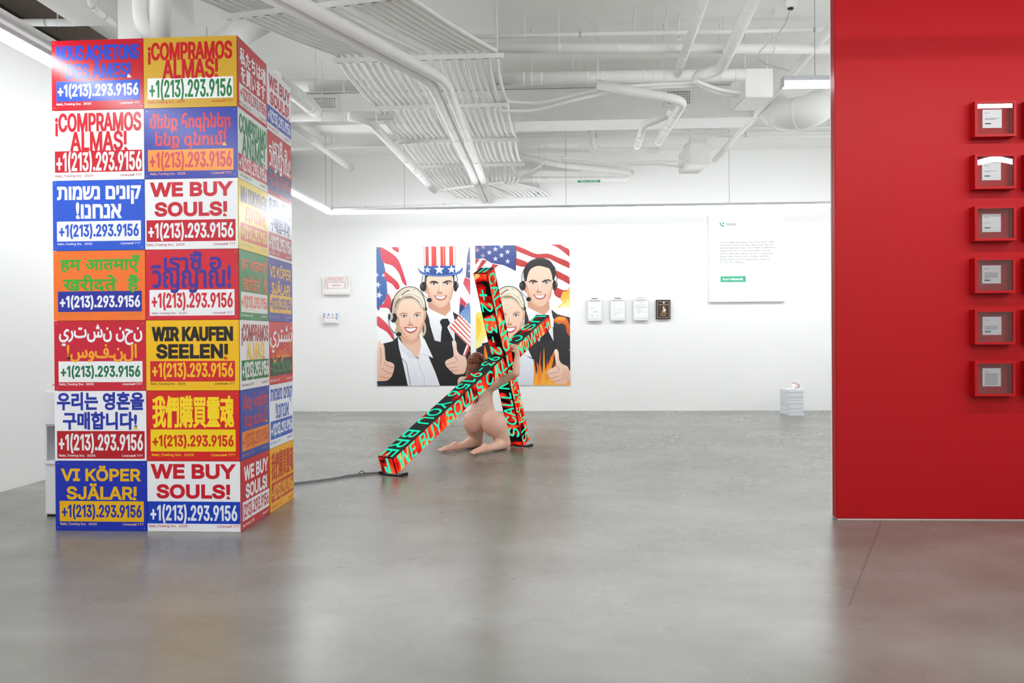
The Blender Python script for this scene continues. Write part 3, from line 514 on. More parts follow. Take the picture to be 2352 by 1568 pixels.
sign(0, 1, 6, (238, 240, 244), (985, 680, 1793, 1300), [('WE BUY', (1020, 705, 1752, 835), (196, 22, 40), .008), ('SOULS!', (1067, 884, 1705, 1008), (196, 22, 40), .008)],
     ((985, 1035, 1793, 1230), (16, 60, 182)), ((1012, 1067, 1765, 1203), (236, 240, 246)), ((190, 40, 60), 998, 1335, 1240, 1262, 1592, 1783), ((196, 22, 40), 1675, 978),
     'white WE BUY SOULS sign with blue band, bottom row of the tower front')
U1 = (0, 0, 1, 1)
def side(col, row, bg, heads, band, phone, fine, flame, label, **k):
    sign(1, col, row, bg, U1, heads, band, phone, fine, flame, label, **k)
FT = lambda c, y=0.935: (c, .05, .43, y-.035, y, .72, .95)
side(0, 0, (190, 26, 46), [('私たちは魂', (.07, .11, .97, .36), WH, .005), ('を買います', (.1, .37, .94, .62), WH, .005)], ((.05, .64, .97, .95), (224, 222, 224)), ((.08, .67, .95, .83), (190, 30, 50)), FT((120, 60, 60), .925), None,
     'red sign with white Japanese words, top of the tower side')
side(1, 0, (234, 234, 238), [('WE BUY', (.07, .1, .95, .31), (190, 24, 52), .008), ('SOULS!', (.12, .36, .9, .57), (190, 24, 52), .008)], ((0, .6, 1, .88), (36, 66, 176)), ((.04, .65, .97, .83), (226, 230, 238)), FT((190, 60, 80), .95), ((190, 24, 52), .86, .54),
     'white WE BUY SOULS sign with blue band, top far end of the tower side')
side(0, 1, (222, 232, 228), [('COMPRIAMO', (.03, .07, .97, .34), (24, 122, 70), .007), ('ANIME!', (.12, .34, .9, .64), (24, 122, 70), .007)], ((0, .645, 1, .89), (190, 28, 50)), ((.03, .66, .97, .85), (232, 230, 232)), FT((120, 70, 70), .955), ((190, 28, 50), .88, .57),
     'pale sign with green Italian words and red band on the tower side')
side(1, 1, (190, 26, 44), [('เราซื้ อ', (.2, .04, .82, .31), WH, .005), ('วิญญาณ!', (.06, .22, .95, .62), WH, .005)], ((.0, .58, 1, .93), (44, 40, 110)), ((.05, .63, .95, .82), (180, 30, 50)), FT((150, 60, 100), .97), None,
     'red sign with white Thai words above a navy band on the tower side')
side(0, 2, (236, 206, 70), [('МЫ ПОКУПАЕМ', (.06, .09, .96, .32), (88, 104, 150), .006), ('ДУШИ!', (.2, .36, .9, .59), (214, 92, 50), .006)], ((.05, .61, .97, .87), (200, 62, 52)), ((.08, .65, .95, .82), (240, 200, 70)), FT((244, 232, 190), .94), None,
     'yellow sign with Russian words on the tower side')
side(1, 2, (236, 238, 244), [('우리는 영혼을', (.03, .04, .97, .3), (44, 66, 150), .005), ('구매합니다!', (.1, .32, .9, .57), (44, 66, 150), .005)], ((.03, .59, .98, .96), (178, 24, 40)), ((.05, .64, .96, .85), (234, 232, 236)), FT(WH, .93), ((226, 190, 40), .84, .5),
     'white sign with blue Korean words and red band on the tower side')
side(0, 3, (34, 132, 66), [('हम आतमाएँ', (.07, .07, .95, .32), (224, 98, 48), .004), ('खरीदते  हैं', (.1, .34, .95, .61), (224, 98, 48), .004)], ((.05, .6, .96, .89), (232, 230, 228)), ((.07, .65, .95, .82), (222, 96, 60)), FT(WH, .95), None,
     'green sign with orange Hindi words on the tower side')
side(1, 3, (52, 58, 160), [('VI KÖPER', (.06, .12, .94, .3), (232, 178, 50), .0058), ('SJÄLAR!', (.12, .38, .9, .56), (232, 178, 50), .0058)], ((.05, .57, .96, .86), (234, 182, 50)), ((.07, .62, .94, .8), (52, 58, 150)), FT((190, 180, 200), .94), None,
     'violet blue sign with yellow Swedish words on the tower side')
side(0, 4, (236, 234, 236), [('¡COMPRAMOS', (.04, .06, .97, .31), (162, 24, 40), .006), ('ALMAS!', (.2, .32, .82, .58), (238, 190, 20), .006)], ((.04, .58, .97, .87), (20, 116, 56)), ((.06, .61, .96, .83), WH), FT((150, 70, 80), .95), ((190, 30, 60), .78, .52),
     'white sign with Spanish words and a green band on the tower side')
side(1, 4, (200, 36, 46), [('ﻱﺮﺘﺸﻧ', (.05, .06, .97, .5), WH, .004), ('!ﺱﻮﻔﻨﻟﺍ', (.1, .32, .92, .66), (236, 130, 40), .004)], ((.05, .58, .97, .87), (34, 56, 40)), ((.07, .64, .95, .81), (36, 130, 76)), FT(WH, .95), None,
     'red sign with joined Arabic words and dark green band on the tower side')
side(0, 5, (36, 66, 168), [('մենք հոգիներ', (.07, .07, .93, .34), (190, 44, 70), .0045), ('ենք գնում!', (.12, .33, .88, .6), (190, 44, 70), .0045)], ((.05, .6, .97, .88), (236, 132, 34)), ((.07, .64, .95, .83), (196, 70, 40)), FT((200, 120, 120), .95), ((240, 190, 60), .86, .5),
     'blue sign with red Armenian words on the tower side')
side(1, 5, (234, 238, 246), [('תומשנ םינוק', (.05, .07, .96, .33), (36, 84, 180), .006), ('!ונחנא', (.25, .3, .8, .56), (36, 84, 180), .006)], ((.05, .58, .96, .87), (30, 84, 186)), ((.07, .63, .95, .81), WH), FT((110, 130, 180), .94), None,
     'white sign with blue Hebrew words on the tower side')
side(0, 6, (192, 22, 40), [('WE BUY', (.1, .1, .93, .31), WH, .008), ('SOULS!', (.15, .36, .9, .57), WH, .008)], ((.05, .6, .97, .87), (238, 238, 242)), ((.07, .64, .95, .83), (190, 24, 40)), FT(WH, .95), None,
     'red sign with white WE BUY SOULS words at the foot of the tower side', phone_txt='(213).293.9156')
side(1, 6, (244, 170, 10), [('我們購買靈魂', (.05, .08, .96, .52), (190, 56, 20), .0055)], ((.05, .55, .97, .86), (192, 60, 22)), ((.07, .6, .95, .82), (244, 180, 20)), FT((200, 100, 30), .95), None,
     'orange yellow sign with dark red Chinese characters at the tower foot')

FLAME = [(.0, .0), (.0, .35), (.08, .55), (.1, .95), (.18, .6), (.3, .75), (.38, 1.0), (.42, .7), (.5, .62), (.55, .9), (.62, .6), (.7, .5), (.78, .32), (1.0, .3), (.95, .0)]
for face, col, row, bg, q, heads, band, phone, fine, flame, label, ptxt in SIGNS:
    w = SW if face == 0 else SD; h = SH
    o0, ex, nn = (TA+TE*(SW*col), TE, TN) if face == 0 else (TB+TS*(SD*col), TS, TSN)
    o0 = o0+nn*0.004+Vector((0, 0, (6-row)*SH))
    jit = 0.0015*RND.uniform(-1, 1)
    mb = MB(); g = 0.0012
    mb.box((g, g, -0.004), (w-g, h-g, 0), 0.0)
    # faint flute edges of the corrugated board, and staples in its corners
    root = mb.build('yard_sign', ink(bg)); root.matrix_world = frame_mtx(o0+nn*jit, ex, Vector((0, 0, 1)), nn)
    tag(root, label, 'sign', 'printed signs on the tower front' if face == 0 else 'printed signs on the tower side')
    def R(r): a = q(r); return (a[0]*w, (1-a[3])*h, a[2]*w, (1-a[1])*h)
    x0, y0, x1, y1 = R(band[0]); x0 = max(x0, g); x1 = min(x1, w-g)
    b_ = MB().poly([(x0, y0, .0002), (x1, y0, .0002), (x1, y1, .0002), (x0, y1, .0002)]).build('number_band', ink(band[1]), root)
    mp = MB(); write(mp, ptxt, R(phone[0]), .0004, .0035); mp.build('phone_number', ink(phone[1]), b_)
    mh = MB(); cols = []
    for i, (txt, r, c, bold) in enumerate(heads):
        if c not in cols: cols.append(c)
        if flame: txt = txt.replace('!', 'ǃ') if is_latin(txt) else txt
        mh.cur = cols.index(c); write(mh, txt, R(r), .0006+.00015*i, bold*(0.8 if face == 0 else 0.75))
    mh.build('headline', [ink(c) for c in cols], root)
    fc, fx0, fx1, fy0, fy1, fx2, fx3 = fine
    mf = MB(); write(mf, FINE_L, R((fx0, fy0, fx1, fy1)), .0004, .0004); mf.build('company_line', ink(fc), root)
    mf = MB(); write(mf, FINE_R, R((fx2, fy0, fx3, fy1)), .0004, .0004); mf.build('license_line', ink(fc), root)
    if flame:
        fcx, fcy = R((flame[1], flame[2], flame[1]+.001, flame[2]+.001))[0], R((flame[1], flame[2], flame[1]+.001, flame[2]+.001))[3]
        s_ = .026; mk = MB(); mk.poly([(fcx+a*s_, fcy-s_+b*s_, .0011) for a, b in FLAME[::-1]]); mk.build('flame_mark', ink(flame[0]), root)
    st = MB()
    for cx, cy in ((.02, .02), (w-.02, .02), (.02, h-.02), (w-.02, h-.02)):
        a = RND.uniform(-.5, .5); st.obox((cx, cy, .0006), (math.cos(a), math.sin(a), 0), (-math.sin(a), math.cos(a), 0), (0, 0, 1), .005, .0008, .0005)
    st.build('staples', mat('staple_steel', (214, 214, 214), .3, .5, .5), root)

# ------------------------------------------------------------------ the LED cross
CC = Vector((-0.6095, 9.6029, 1.0203)); CU = Vector((0.4281, 0.8033, 0.414)).normalized()
CV = Vector((-0.1605, -0.3832, 0.9096)); CV = (CV-CU*CV.dot(CU)).normalized(); CN = CU.cross(CV)
CS, LA, LE, LT, LB = 0.170, 2.222, 1.055, 1.057, 1.0715
cross_m = frame_mtx(CC, CU, CV, CN)         # local x along the post, y along the crossbar, z out of the lettered face
def fire_material(name, seed, stretch, dark, strength, base=(20, 16, 16)):
    m = bpy.data.materials.new(name); m.use_nodes = True; nt = m.node_tree; nt.nodes.clear()
    N = nt.nodes.new; L = nt.links.new
    tc = N('ShaderNodeTexCoord'); mp = N('ShaderNodeMapping'); mp.inputs['Location'].default_value = (seed, seed*0.7, seed*1.3); mp.inputs['Scale'].default_value = stretch
    nz = N('ShaderNodeTexNoise'); nz.inputs['Scale'].default_value = 3.6; nz.inputs['Detail'].default_value = 1.6; nz.inputs['Distortion'].default_value = 1.1
    rp = N('ShaderNodeValToRGB'); e = rp.color_ramp.elements
    e[0].position = dark; e[0].color = lin(base)
    e[1].position = min(0.95, dark+0.07); e[1].color = lin((196, 20, 18))
    for p, c in ((dark+0.14, (250, 52, 34)), (dark+0.23, (246, 96, 52)), (dark+0.29, (248, 214, 130)), (dark+0.36, (250, 60, 34))):
        x = rp.color_ramp.elements.new(min(p, 0.99)); x.color = lin(c)
    em = N('ShaderNodeEmission'); em.inputs[1].default_value = strength; o = N('ShaderNodeOutputMaterial')
    L(tc.outputs['Object'], mp.inputs[0]); L(mp.outputs[0], nz.inputs['Vector']); L(nz.outputs['Fac'], rp.inputs[0]); L(rp.outputs[0], em.inputs[0]); L(em.outputs[0], o.inputs[0])
    return m
FIRE_N = fire_material('led_fire_front', 1.3, (2.2, .8, 1), 0.35, LED_STRENGTH)
FIRE_V = fire_material('led_fire_top', 5.1, (.9, 1, 1.2), 0.53, LED_STRENGTH*.9, (52, 58, 58))
FIRE_X = fire_material('led_fire_crossbar', 9.4, (1, 1.6, 1), 0.45, LED_STRENGTH)
TEAL = emis('led_teal_letters', (34, 250, 190), LED_STRENGTH)
CASE = mat('black_led_casing', (10, 10, 11), 0.35, 0.5)
cross = thing('led_cross', 'tall black cross of LED screens with teal lettering leaning on the floor', 'cross', mtx=cross_m)
h2 = CS/2; LBOLD = .0022
post = MB().box((-LA, -h2, -h2), (LE, h2, h2), .003).build('post', CASE, cross)
barm = MB(); barm.box((-h2, h2-.001, -h2), (h2, LT, h2), .003); barm.box((-h2, -LB, -h2), (h2, -h2+.001, h2), .003)
bar = barm.build('crossbar', CASE, cross)
def led(parent, org, du, dv, length, fire, texts, edge=.006, far=.010, eps=.0015):
    """screen on one face: org = corner, du along reading, dv up; texts = [(string, start, end)]"""
    org = Vector(org); du = Vector(du); dv = Vector(dv); dn = du.cross(dv)
    p = lambda a, b, z=0: tuple(org+du*a+dv*b+dn*(eps+z))
    mb = MB().poly([p(.006, edge), p(length-.006, edge), p(length-.006, CS-far), p(.006, CS-far)])
    s = mb.build('screen', fire, parent)
    for t, a, b in texts:
        ml = MB(); letters(ml, latin(t), (a, .010, b, CS-.014), .0008, LBOLD, 'cap', lambda x, y, z: p(x, y, z)); ml.build('lettering', TEAL, s)
X, Y, Z = Vector((1, 0, 0)), Vector((0, 1, 0)), Vector((0, 0, 1))
# lettered side face of the post (+z), reading up the post; its upper edge (+y) is trimmed in black
led(post, (-LA, -h2, h2), X, Y, LA+LE, FIRE_N, [('WE BUY', .06, .80), ('SOULS', .90, 1.62), ('CALL', 1.70, 2.28), ('NOW!!', 2.43, 2.98), ('+', 3.12, 3.24)], .003, .012)
def led_top(x0, x1, texts):           # reading towards the foot, letter tops towards the lettered face
    org = Vector((x0, h2, -h2)); du, dv = -X, Z; dn = Y
    p = lambda a, b, z=0: tuple(org+du*a+dv*b+dn*(.0015+z))
    L_ = x0-x1
    s = MB().poly([p(.006, .003), p(L_-.006, .003), p(L_-.006, CS-.012), p(.006, CS-.012)][::-1]).build('screen', FIRE_V, post)
    for t, a, b in texts: ml = MB(); letters(ml, latin(t), (a, .006, b, CS-.018), .0008, LBOLD, 'cap', lambda x, y, z: p(x, y, z)); ml.build('lettering', TEAL, s)
led_top(-h2, -LA, [('93-9', .03, .52), ('156', .56, .96), ('YOU', 1.06, 1.52), ('BRE', 1.64, 2.12)])
led_top(LE, h2, [('US', .03, .46), ('CA', .60, .95)])
# end of the post at the floor (-x face)
led(post, (-LA, -h2, -h2), Z, Y, CS, FIRE_N, [], .004, .006)
mj = MB(); letters(mj, latin('J'), (.045, .0, .115, .16), 0, .008, 'cap', lambda x, y, z: (-LA-.0026, -h2+.004+y, -h2+x)); mj.build('lettering', TEAL, post)
# crossbar: +z face and -x face, upper and lower arm
def bar_led(face, y0, y1, up, fire, texts):
    """reading down (up=False) or up (up=True) the bar"""
    Ln = abs(y1-y0); d = Y if up else -Y
    n = Z if face == 'z' else -X
    t = n.cross(d)                     # letter-top direction
    org = Vector((0, y0, 0))+n*h2-t*h2
    p = lambda a, b, z=0: tuple(org+d*a+t*b+n*(.0015+z))
    s = MB().poly([p(.006, .006), p(Ln-.003, .006), p(Ln-.003, CS-.006), p(.006, CS-.006)]).build('screen', fire, bar)
    for tx, a, b in texts: ml = MB(); letters(ml, latin(tx), (a, .016, b, CS-.016), .0008, LBOLD, 'cap', lambda x, y, z: p(x, y, z)); ml.build('lettering', TEAL, s)
bar_led('z', LT, h2, False, FIRE_N, [('CALL', .03, .50), ('NO', .60, .95)])
bar_led('x', LT, h2, False, FIRE_X, [('+', .19, .31), ('213', .34, .70), ('-2', .74, .96)])
bar_led('z', -h2, -LB, False, FIRE_N, [('213-29', .02, .46), ('3-9', .50, .72), ('15', .77, .95)])
bar_led('x', -LB, -h2, True, FIRE_X, [('S', .12, .24), ('CALL', .28, .70), ('NO', .74, .96)])
mt = MB().poly([(-h2+.004, LT+.0015, h2-.012), (h2-.004, LT+.0015, h2-.012), (h2-.004, LT+.0015, -h2+.004), (-h2+.004, LT+.0015, -h2+.004)]).build('screen', FIRE_V, bar)
mt2 = MB()
for zz in (-.035, .02): mt2.poly([(-h2+.02, LT+.0025, zz+.022), (h2-.02, LT+.0025, zz+.022), (h2-.02, LT+.0025, zz), (-h2+.02, LT+.0025, zz)])
mt2.build('lettering', TEAL, mt)
# floor brackets (flat steel plates and angle under the two feet), in room space
inv = cross_m.inverted()
def bracket(name, ctr, dirx, hx, hy):
    dirx = Vector(dirx).normalized(); dy = Vector((-dirx.y, dirx.x, 0)); mb = MB()
    mb.obox((ctr.x, ctr.y, .006), dirx, dy, (0, 0, 1), hx, hy, .006)
    mb.obox(Vector((ctr.x, ctr.y, .014))+dirx*(hx-.003), dirx, dy, (0, 0, 1), .003, hy, .013)
    mb.obox(Vector((ctr.x, ctr.y, .014))-dirx*(hx-.003), dirx, dy, (0, 0, 1), .003, hy, .013)
    mb.v = [tuple(inv @ Vector(v)) for v in mb.v]
    mb.build(name, BLACK, cross)
pa = CC-CU*LA-CV*h2; bracket('foot_bracket', Vector((pa.x+.04, pa.y+.045, 0)), (CN.x, CN.y, 0), .115, .05)
pb = CC-CV*LB; bracket('foot_bracket', Vector((pb.x+.015, pb.y+.02, 0)), (CN.x, CN.y, 0), .125, .05)
# power cable on the floor
pc = [at_z(x, y, .012) for x, y in ((645, 1113), (690, 1108), (760, 1099), (800, 1092), (840, 1087), (872, 1085))]
cab = MB().sweep(smooth_path(pc, 8), .010, 8)
co = cab.build('power_cable', mat('grey_cable', (120, 124, 128), .5), org=pc[2])
tag(co, 'grey power cable on the floor running to the foot of the LED cross', 'cable')
MB().sweep([pc[-1]-(pc[-1]-pc[-2])*.05, pc[-1]+Vector((.05, .012, .005))], .014, 8).build('plug', BLACK, co, org=pc[2])
tie = at_z(831, 1088.5, .012); MB().sweep(smooth_path([tie+Vector((-.03, 0, .008)), tie+Vector((0, .01, .03)), tie+Vector((.03, 0, .008))], 5), .004, 6).build('cable_tie', BLACK, co, org=pc[2])

# ------------------------------------------------------------------ the kneeling person (grown as one smooth surface)
def sd_capsule(P, a, b, ra, rb):
    a = np.array(a, 'f'); b = np.array(b, 'f'); ab = b-a
    t = np.clip(((P-a) @ ab)/max(float(ab @ ab), 1e-9), 0, 1)
    return np.linalg.norm(P-a-t[..., None]*ab, axis=-1)-(ra+(rb-ra)*t)
def sd_ellipsoid(P, c, ex, ey, ez, r):
    q = P-np.array(c, 'f'); k = np.stack([q @ np.array(ex, 'f')/r[0], q @ np.array(ey, 'f')/r[1], q @ np.array(ez, 'f')/r[2]], -1)
    n = np.linalg.norm(k, axis=-1); g = np.linalg.norm(k/np.array(r, 'f'), axis=-1)
    return n*(n-1)/np.maximum(g, 1e-6)
class Grow:
    def __init__(s, lo, hi, vox):
        s.lo = np.array(lo, 'f'); s.v = vox; s.n = np.ceil((np.array(hi)-np.array(lo))/vox).astype(int)+1
        s.d = np.full(tuple(s.n), 1.0, 'f')
    def _blk(s, lo, hi):
        a = np.clip(np.floor((np.array(lo)-s.lo)/s.v).astype(int), 0, s.n); b = np.clip(np.ceil((np.array(hi)-s.lo)/s.v).astype(int)+1, 0, s.n)
        if np.any(b <= a): return None, None
        g = np.stack(np.meshgrid(*[s.lo[i]+s.v*np.arange(a[i], b[i], dtype='f') for i in range(3)], indexing='ij'), -1)
        return tuple(slice(a[i], b[i]) for i in range(3)), g
    def mix(s, sl, d, k):
        o = s.d[sl]; h = np.clip(.5+.5*(o-d)/k, 0, 1); s.d[sl] = o*(1-h)+d*h-k*h*(1-h)
    def cap(s, a, b, ra, rb=None, k=.03):
        rb = ra if rb is None else rb; m = max(ra, rb)+k+.03
        sl, P = s._blk(np.minimum(a, b)-m, np.maximum(a, b)+m)
        if sl: s.mix(sl, sd_capsule(P, a, b, ra, rb), k)
    def ell(s, c, ex, ey, ez, r, k=.03):
        m = max(r)+k+.03; sl, P = s._blk(np.array(c)-m, np.array(c)+m)
        if sl: s.mix(sl, sd_ellipsoid(P, c, ex, ey, ez, r), k)
    def cut(s, a, b, ra, rb, k=.02):        # smooth groove
        m = max(ra, rb)+k+.02; sl, P = s._blk(np.minimum(a, b)-m, np.maximum(a, b)+m)
        if sl:
            d = -sd_capsule(P, a, b, ra, rb); o = s.d[sl]; h = np.clip(.5-.5*(o-d)/k, 0, 1); s.d[sl] = o*(1-h)+d*h+k*h*(1-h)
    def mesh(s):
        import openvdb
        g = openvdb.FloatGrid(1.0); g.copyFromArray(s.d); p, t, q = g.convertToPolygons(0.0)
        return p*s.v+s.lo, [tuple(int(i) for i in x) for x in t]+[tuple(int(i) for i in x) for x in q]
def pd(px, py, d): return np.array(at_d(px, py, d), 'f')
def unit(a): a = np.array(a, 'f'); return a/np.linalg.norm(a)
Rr, Ff, Zz = unit(Rv), unit((Fv[0], Fv[1], 0)), np.array((0, 0, 1), 'f')
FACE = unit(Ff*.86+Rr*.5); SIDE = unit(np.cross(FACE, Zz))          # she faces away to the right; SIDE = her right
g = Grow(pd(985, 1060, 9.5)*np.array([1, 1, 0])-np.array([.12, .75, .02]), pd(1215, 800, 9.5)*np.array([1, 1, 0])+np.array([.18, .95, 1.22]), .0062)
hipL, hipR = pd(1086, 966, 9.74), pd(1136, 972, 9.64)
kneL, kneR = pd(1093, 1019, 9.92), pd(1157, 1022, 9.74)
kneL[2] = .064; kneR[2] = .066
pel = pd(1108, 950, 9.72); wai = pd(1107, 921, 9.76); rib = pd(1106, 893, 9.80); che = pd(1100, 876, 9.83)
shL, shR = pd(1063, 876, 9.86), pd(1135, 884, 9.72)
nek = pd(1096, 863, 9.88); hed = pd(1096, 836, 9.90)
# trunk
g.ell(pel, SIDE, FACE, Zz, (.150, .118, .155), .02)
g.ell(wai, SIDE, FACE, Zz, (.130, .094, .14), .06)
g.ell(rib, SIDE, FACE, Zz, (.142, .105, .15), .05)
g.ell(che, SIDE, FACE, Zz, (.15, .10, .11), .05)
g.cap(shL, shR, .052, .052, .05)
g.cap(che, nek, .07, .05, .04); g.cap(nek, hed, .047, .05, .03)
g.cap(che+SIDE*.075+FACE*.08-Zz*.05, che+SIDE*.08+FACE*.115-Zz*.085, .055, .052, .03)
g.cap(che-SIDE*.075+FACE*.08-Zz*.05, che-SIDE*.08+FACE*.115-Zz*.085, .055, .052, .03)
# hips, thighs and seat
g.cap(hipL+FACE*.03, kneL+Zz*.014, .122, .078, .06); g.cap(hipR+FACE*.03, kneR+Zz*.014, .124, .078, .06)
bl, br = pd(1085, 971, 9.70), pd(1131, 975, 9.60)
g.ell(bl, SIDE, FACE, Zz, (.094, .112, .126), .06)
g.ell(br, SIDE, FACE, Zz, (.110, .118, .132), .055)
g.cut(pd(1098, 955, 9.555), pd(1104, 993, 9.56), .004, .012, .022)
g.ell(kneL, SIDE, FACE, Zz, (.058, .062, .06), .02); g.ell(kneR, SIDE, FACE, Zz, (.06, .064, .062), .02)
anL = pd(1047, 1030, 9.60); anL[2] = .045; anR = pd(1115, 1036, 9.42); anR[2] = .045
for k_, a_ in ((kneL, anL), (kneR, anR)):
    g.cap(k_, a_, .058, .036, .03); mid = k_*.62+a_*.38; g.cap(k_*.8+a_*.2+Zz*.014, mid+Zz*.008, .060, .055, .03)
# feet: heel, sole, five toes each, soles turned up
toL = pd(1013, 1038, 9.47); toL[2] = .022; toR = pd(1086, 1045, 9.24); toR[2] = .022
for a_, t_, s_ in ((anL, toL, -1), (anR, toR, 1)):
    d_ = unit((t_-a_)*np.array([1, 1, 0])); w_ = unit(np.cross(d_, Zz))
    heel = a_+d_*.012+Zz*.030
    g.ell(heel, d_, w_, Zz, (.036, .032, .034), .02)
    ball = t_-d_*.035+Zz*.012
    g.cap(a_, ball, .033, .027, .02); g.cap(heel, ball+Zz*.008, .026, .02, .02)
    g.cap(ball-w_*.022, ball+w_*.022, .021, .019, .012)
    for i in range(5):
        o_ = (i-2)*.0165*s_; r_ = .0125 if i == 0 else .0092-.0006*i; ln = .045-.006*i
        b_ = ball+w_*o_+d_*.012; g.cap(b_, b_+d_*ln*.55+Zz*.002, r_, r_, .005); g.cap(b_+d_*ln*.55+Zz*.002, b_+d_*ln-Zz*.008, r_, r_*.95, .003)
# her right arm: under the post, elbow out to the right, forearm up over the lettered face
elR, wrR = pd(1185, 857, 9.43), pd(1188, 811, 9.53)
g.cap(shR, shR*.5+elR*.5, .052, .046, .03); g.cap(shR*.5+elR*.5, elR, .045, .038, .02)
g.cap(elR, elR*.62+wrR*.38, .039, .037, .02); g.cap(elR*.62+wrR*.38, wrR, .036, .0245, .02)
knR = pd(1182, 796, 9.585)
pw = unit(np.array(CU)); pn = unit(knR-wrR)
g.cap(wrR, knR, .023, .018, .015); g.cap(knR-pw*.026, knR+pw*.026, .0155, .0145, .012)
g.cap(wrR-pw*.01, knR-pw*.02, .018, .015, .012); g.cap(wrR+pw*.01, knR+pw*.02, .018, .014, .012)
tip = np.array(CV)*.0; back = -np.array(CN)
for i in range(4):
    b_ = knR+pw*(.029-.0195*i); L1 = (.034, .039, .037, .029)[i]
    m_ = b_+unit(pn*.55+back*.8)*L1; e_ = m_+unit(back*.95-np.array(CV)*.35)*L1*.75
    g.cap(b_, m_, .0095, .0088, .006); g.cap(m_, e_, .0088, .0078, .003)
tb = wrR*.55+knR*.45-pw*.026; g.cap(tb, tb-pw*.03+pn*.02, .0125, .011, .01); g.cap(tb-pw*.03+pn*.02, tb-pw*.042+pn*.045+back*.01, .0105, .0085, .004)
# her left arm, mostly hidden behind the post: reaching forward and up to hold the beam
elL = pd(1058, 906, 9.95); wrL = pd(1098, 880, 9.80)
elL = pd(1054, 905, 9.99); wrL = pd(1100, 868, 10.06)
g.cap(shL, elL, .05, .038, .03); g.cap(elL, wrL, .038, .025, .02)
hL = wrL+unit(wrL-elL)*.06; g.cap(wrL, hL, .022, .017, .012); hs_ = unit(np.cross(unit(wrL-elL), Zz))
for i in range(4):
    b_ = hL+Zz*(.026-.0175*i); L1 = (.034, .038, .036, .028)[i]; d0 = unit(wrL-elL)
    g.cap(b_, b_+d0*L1, .0092, .0088, .006); g.cap(b_+d0*L1, b_+d0*(L1*1.5)+hs_*L1*.5, .0086, .0076, .003)
g.cap(wrL+Zz*.02+d0*.015, wrL+Zz*.055+d0*.045, .012, .009, .008)
# head with face, looking ahead and a little down
HF = unit(FACE*.95-Zz*.2); HU = unit(Zz*.97+FACE*.2); HS = unit(np.cross(HF, HU))
g.ell(hed+HU*.02, HS, HF, HU, (.073, .093, .095), .03); g.cap(hed-HU*.03+HF*.035, hed-HU*.072+HF*.062, .052, .03, .03)
g.cap(hed+HF*.085+HU*.012, hed+HF*.105-HU*.018, .009, .014, .012)
g.cap(hed+HF*.08-HU*.045-HS*.018, hed+HF*.08-HU*.045+HS*.018, .011, .011, .01)
for s_ in (-1, 1):
    g.cut(hed+HF*.098+HU*.018+HS*.033*s_, hed+HF*.1+HU*.018+HS*.03*s_, .012, .012, .012); g.ell(hed+HF*.082+HU*.017+HS*.031*s_, HS, HF, HU, (.012, .012, .012), .004)
    g.ell(hed+HS*.074*s_-HU*.005, HS, HF, HU, (.01, .02, .03), .008)
pts_, faces_ = g.mesh()
keep = pts_[:, 2] > -.05
mb = MB(); mb.col = (222, 178, 152)
# skin tone with pinker heels, elbows, knees; grey ink of the tattoo low on the back
sk = np.tile(np.array([236., 196., 174.]), (len(pts_), 1))
for c_, r_ in ((anL, .1), (anR, .1), (toL, .12), (toR, .12), (elR, .08), (knR, .09), (kneL, .09), (kneR, .09), (bl-FACE*.1, .12), (br-FACE*.1, .13)):
    w_ = np.exp(-np.sum((pts_-c_)**2, 1)/(r_*r_))[:, None]*.38; sk = sk*(1-w_)+np.array([222., 142., 118.])*w_
TAT = [[(1068, 943), (1072, 938), (1077, 934), (1080, 930)], [(1066, 952), (1071, 949), (1078, 946), (1085, 943)], [(1075, 940), (1080, 945), (1084, 939), (1088, 944)],
       [(1086, 932), (1093, 936), (1098, 930), (1105, 932), (1110, 929)], [(1108, 931), (1114, 928), (1118, 933), (1116, 938), (1110, 938)], [(1090, 940), (1096, 944), (1102, 941), (1108, 945), (1111, 950)],
       [(1066, 958), (1068, 963), (1065, 967)], [(1084, 948), (1090, 953), (1097, 951)]]
rel = pts_-np.array(EYEP, 'f'); zc_ = rel @ np.array(Fv, 'f')
sx_ = W_/2+FPX*(rel @ np.array(Rv, 'f'))/zc_; sy_ = H_/2-FPX*(rel @ np.array(Uv, 'f'))/zc_
near = np.sum((pts_-wai)*FACE, 1) < .0
tw = np.zeros(len(pts_))
for l_ in TAT:
    l_ = [(q.x, q.y) for q in smooth_path([(x_, y_, 0) for x_, y_ in l_], 5)]
    for (xa, ya), (xb, yb) in zip(l_, l_[1:]):
        dx, dy = xb-xa, yb-ya; t_ = np.clip(((sx_-xa)*dx+(sy_-ya)*dy)/(dx*dx+dy*dy), 0, 1)
        tw = np.maximum(tw, np.exp(-((sx_-xa-t_*dx)**2+(sy_-ya-t_*dy)**2)/.55))
tw = np.where(near, tw, 0)[:, None]*.34
sk = sk*(1-tw)+np.array([88., 84., 88.])*tw
org_p = Vector(((kneL[0]+kneR[0])/2, (kneL[1]+kneR[1])/2, 0))
for p_, c_ in zip(pts_, sk): mb.col = tuple(float(x) for x in c_); mb.vert(p_)
for f_ in faces_: mb.face(f_[::-1], True)
SKIN = vcol_mat('skin', .5, .35, .12)
person = mb.build('person', SKIN, org=org_p)
tag(person, 'unclothed person with long auburn hair kneeling beneath the LED cross, seen from behind', 'person')
sm_ = person.modifiers.new('relax', 'SMOOTH'); sm_.factor = .4; sm_.iterations = 3
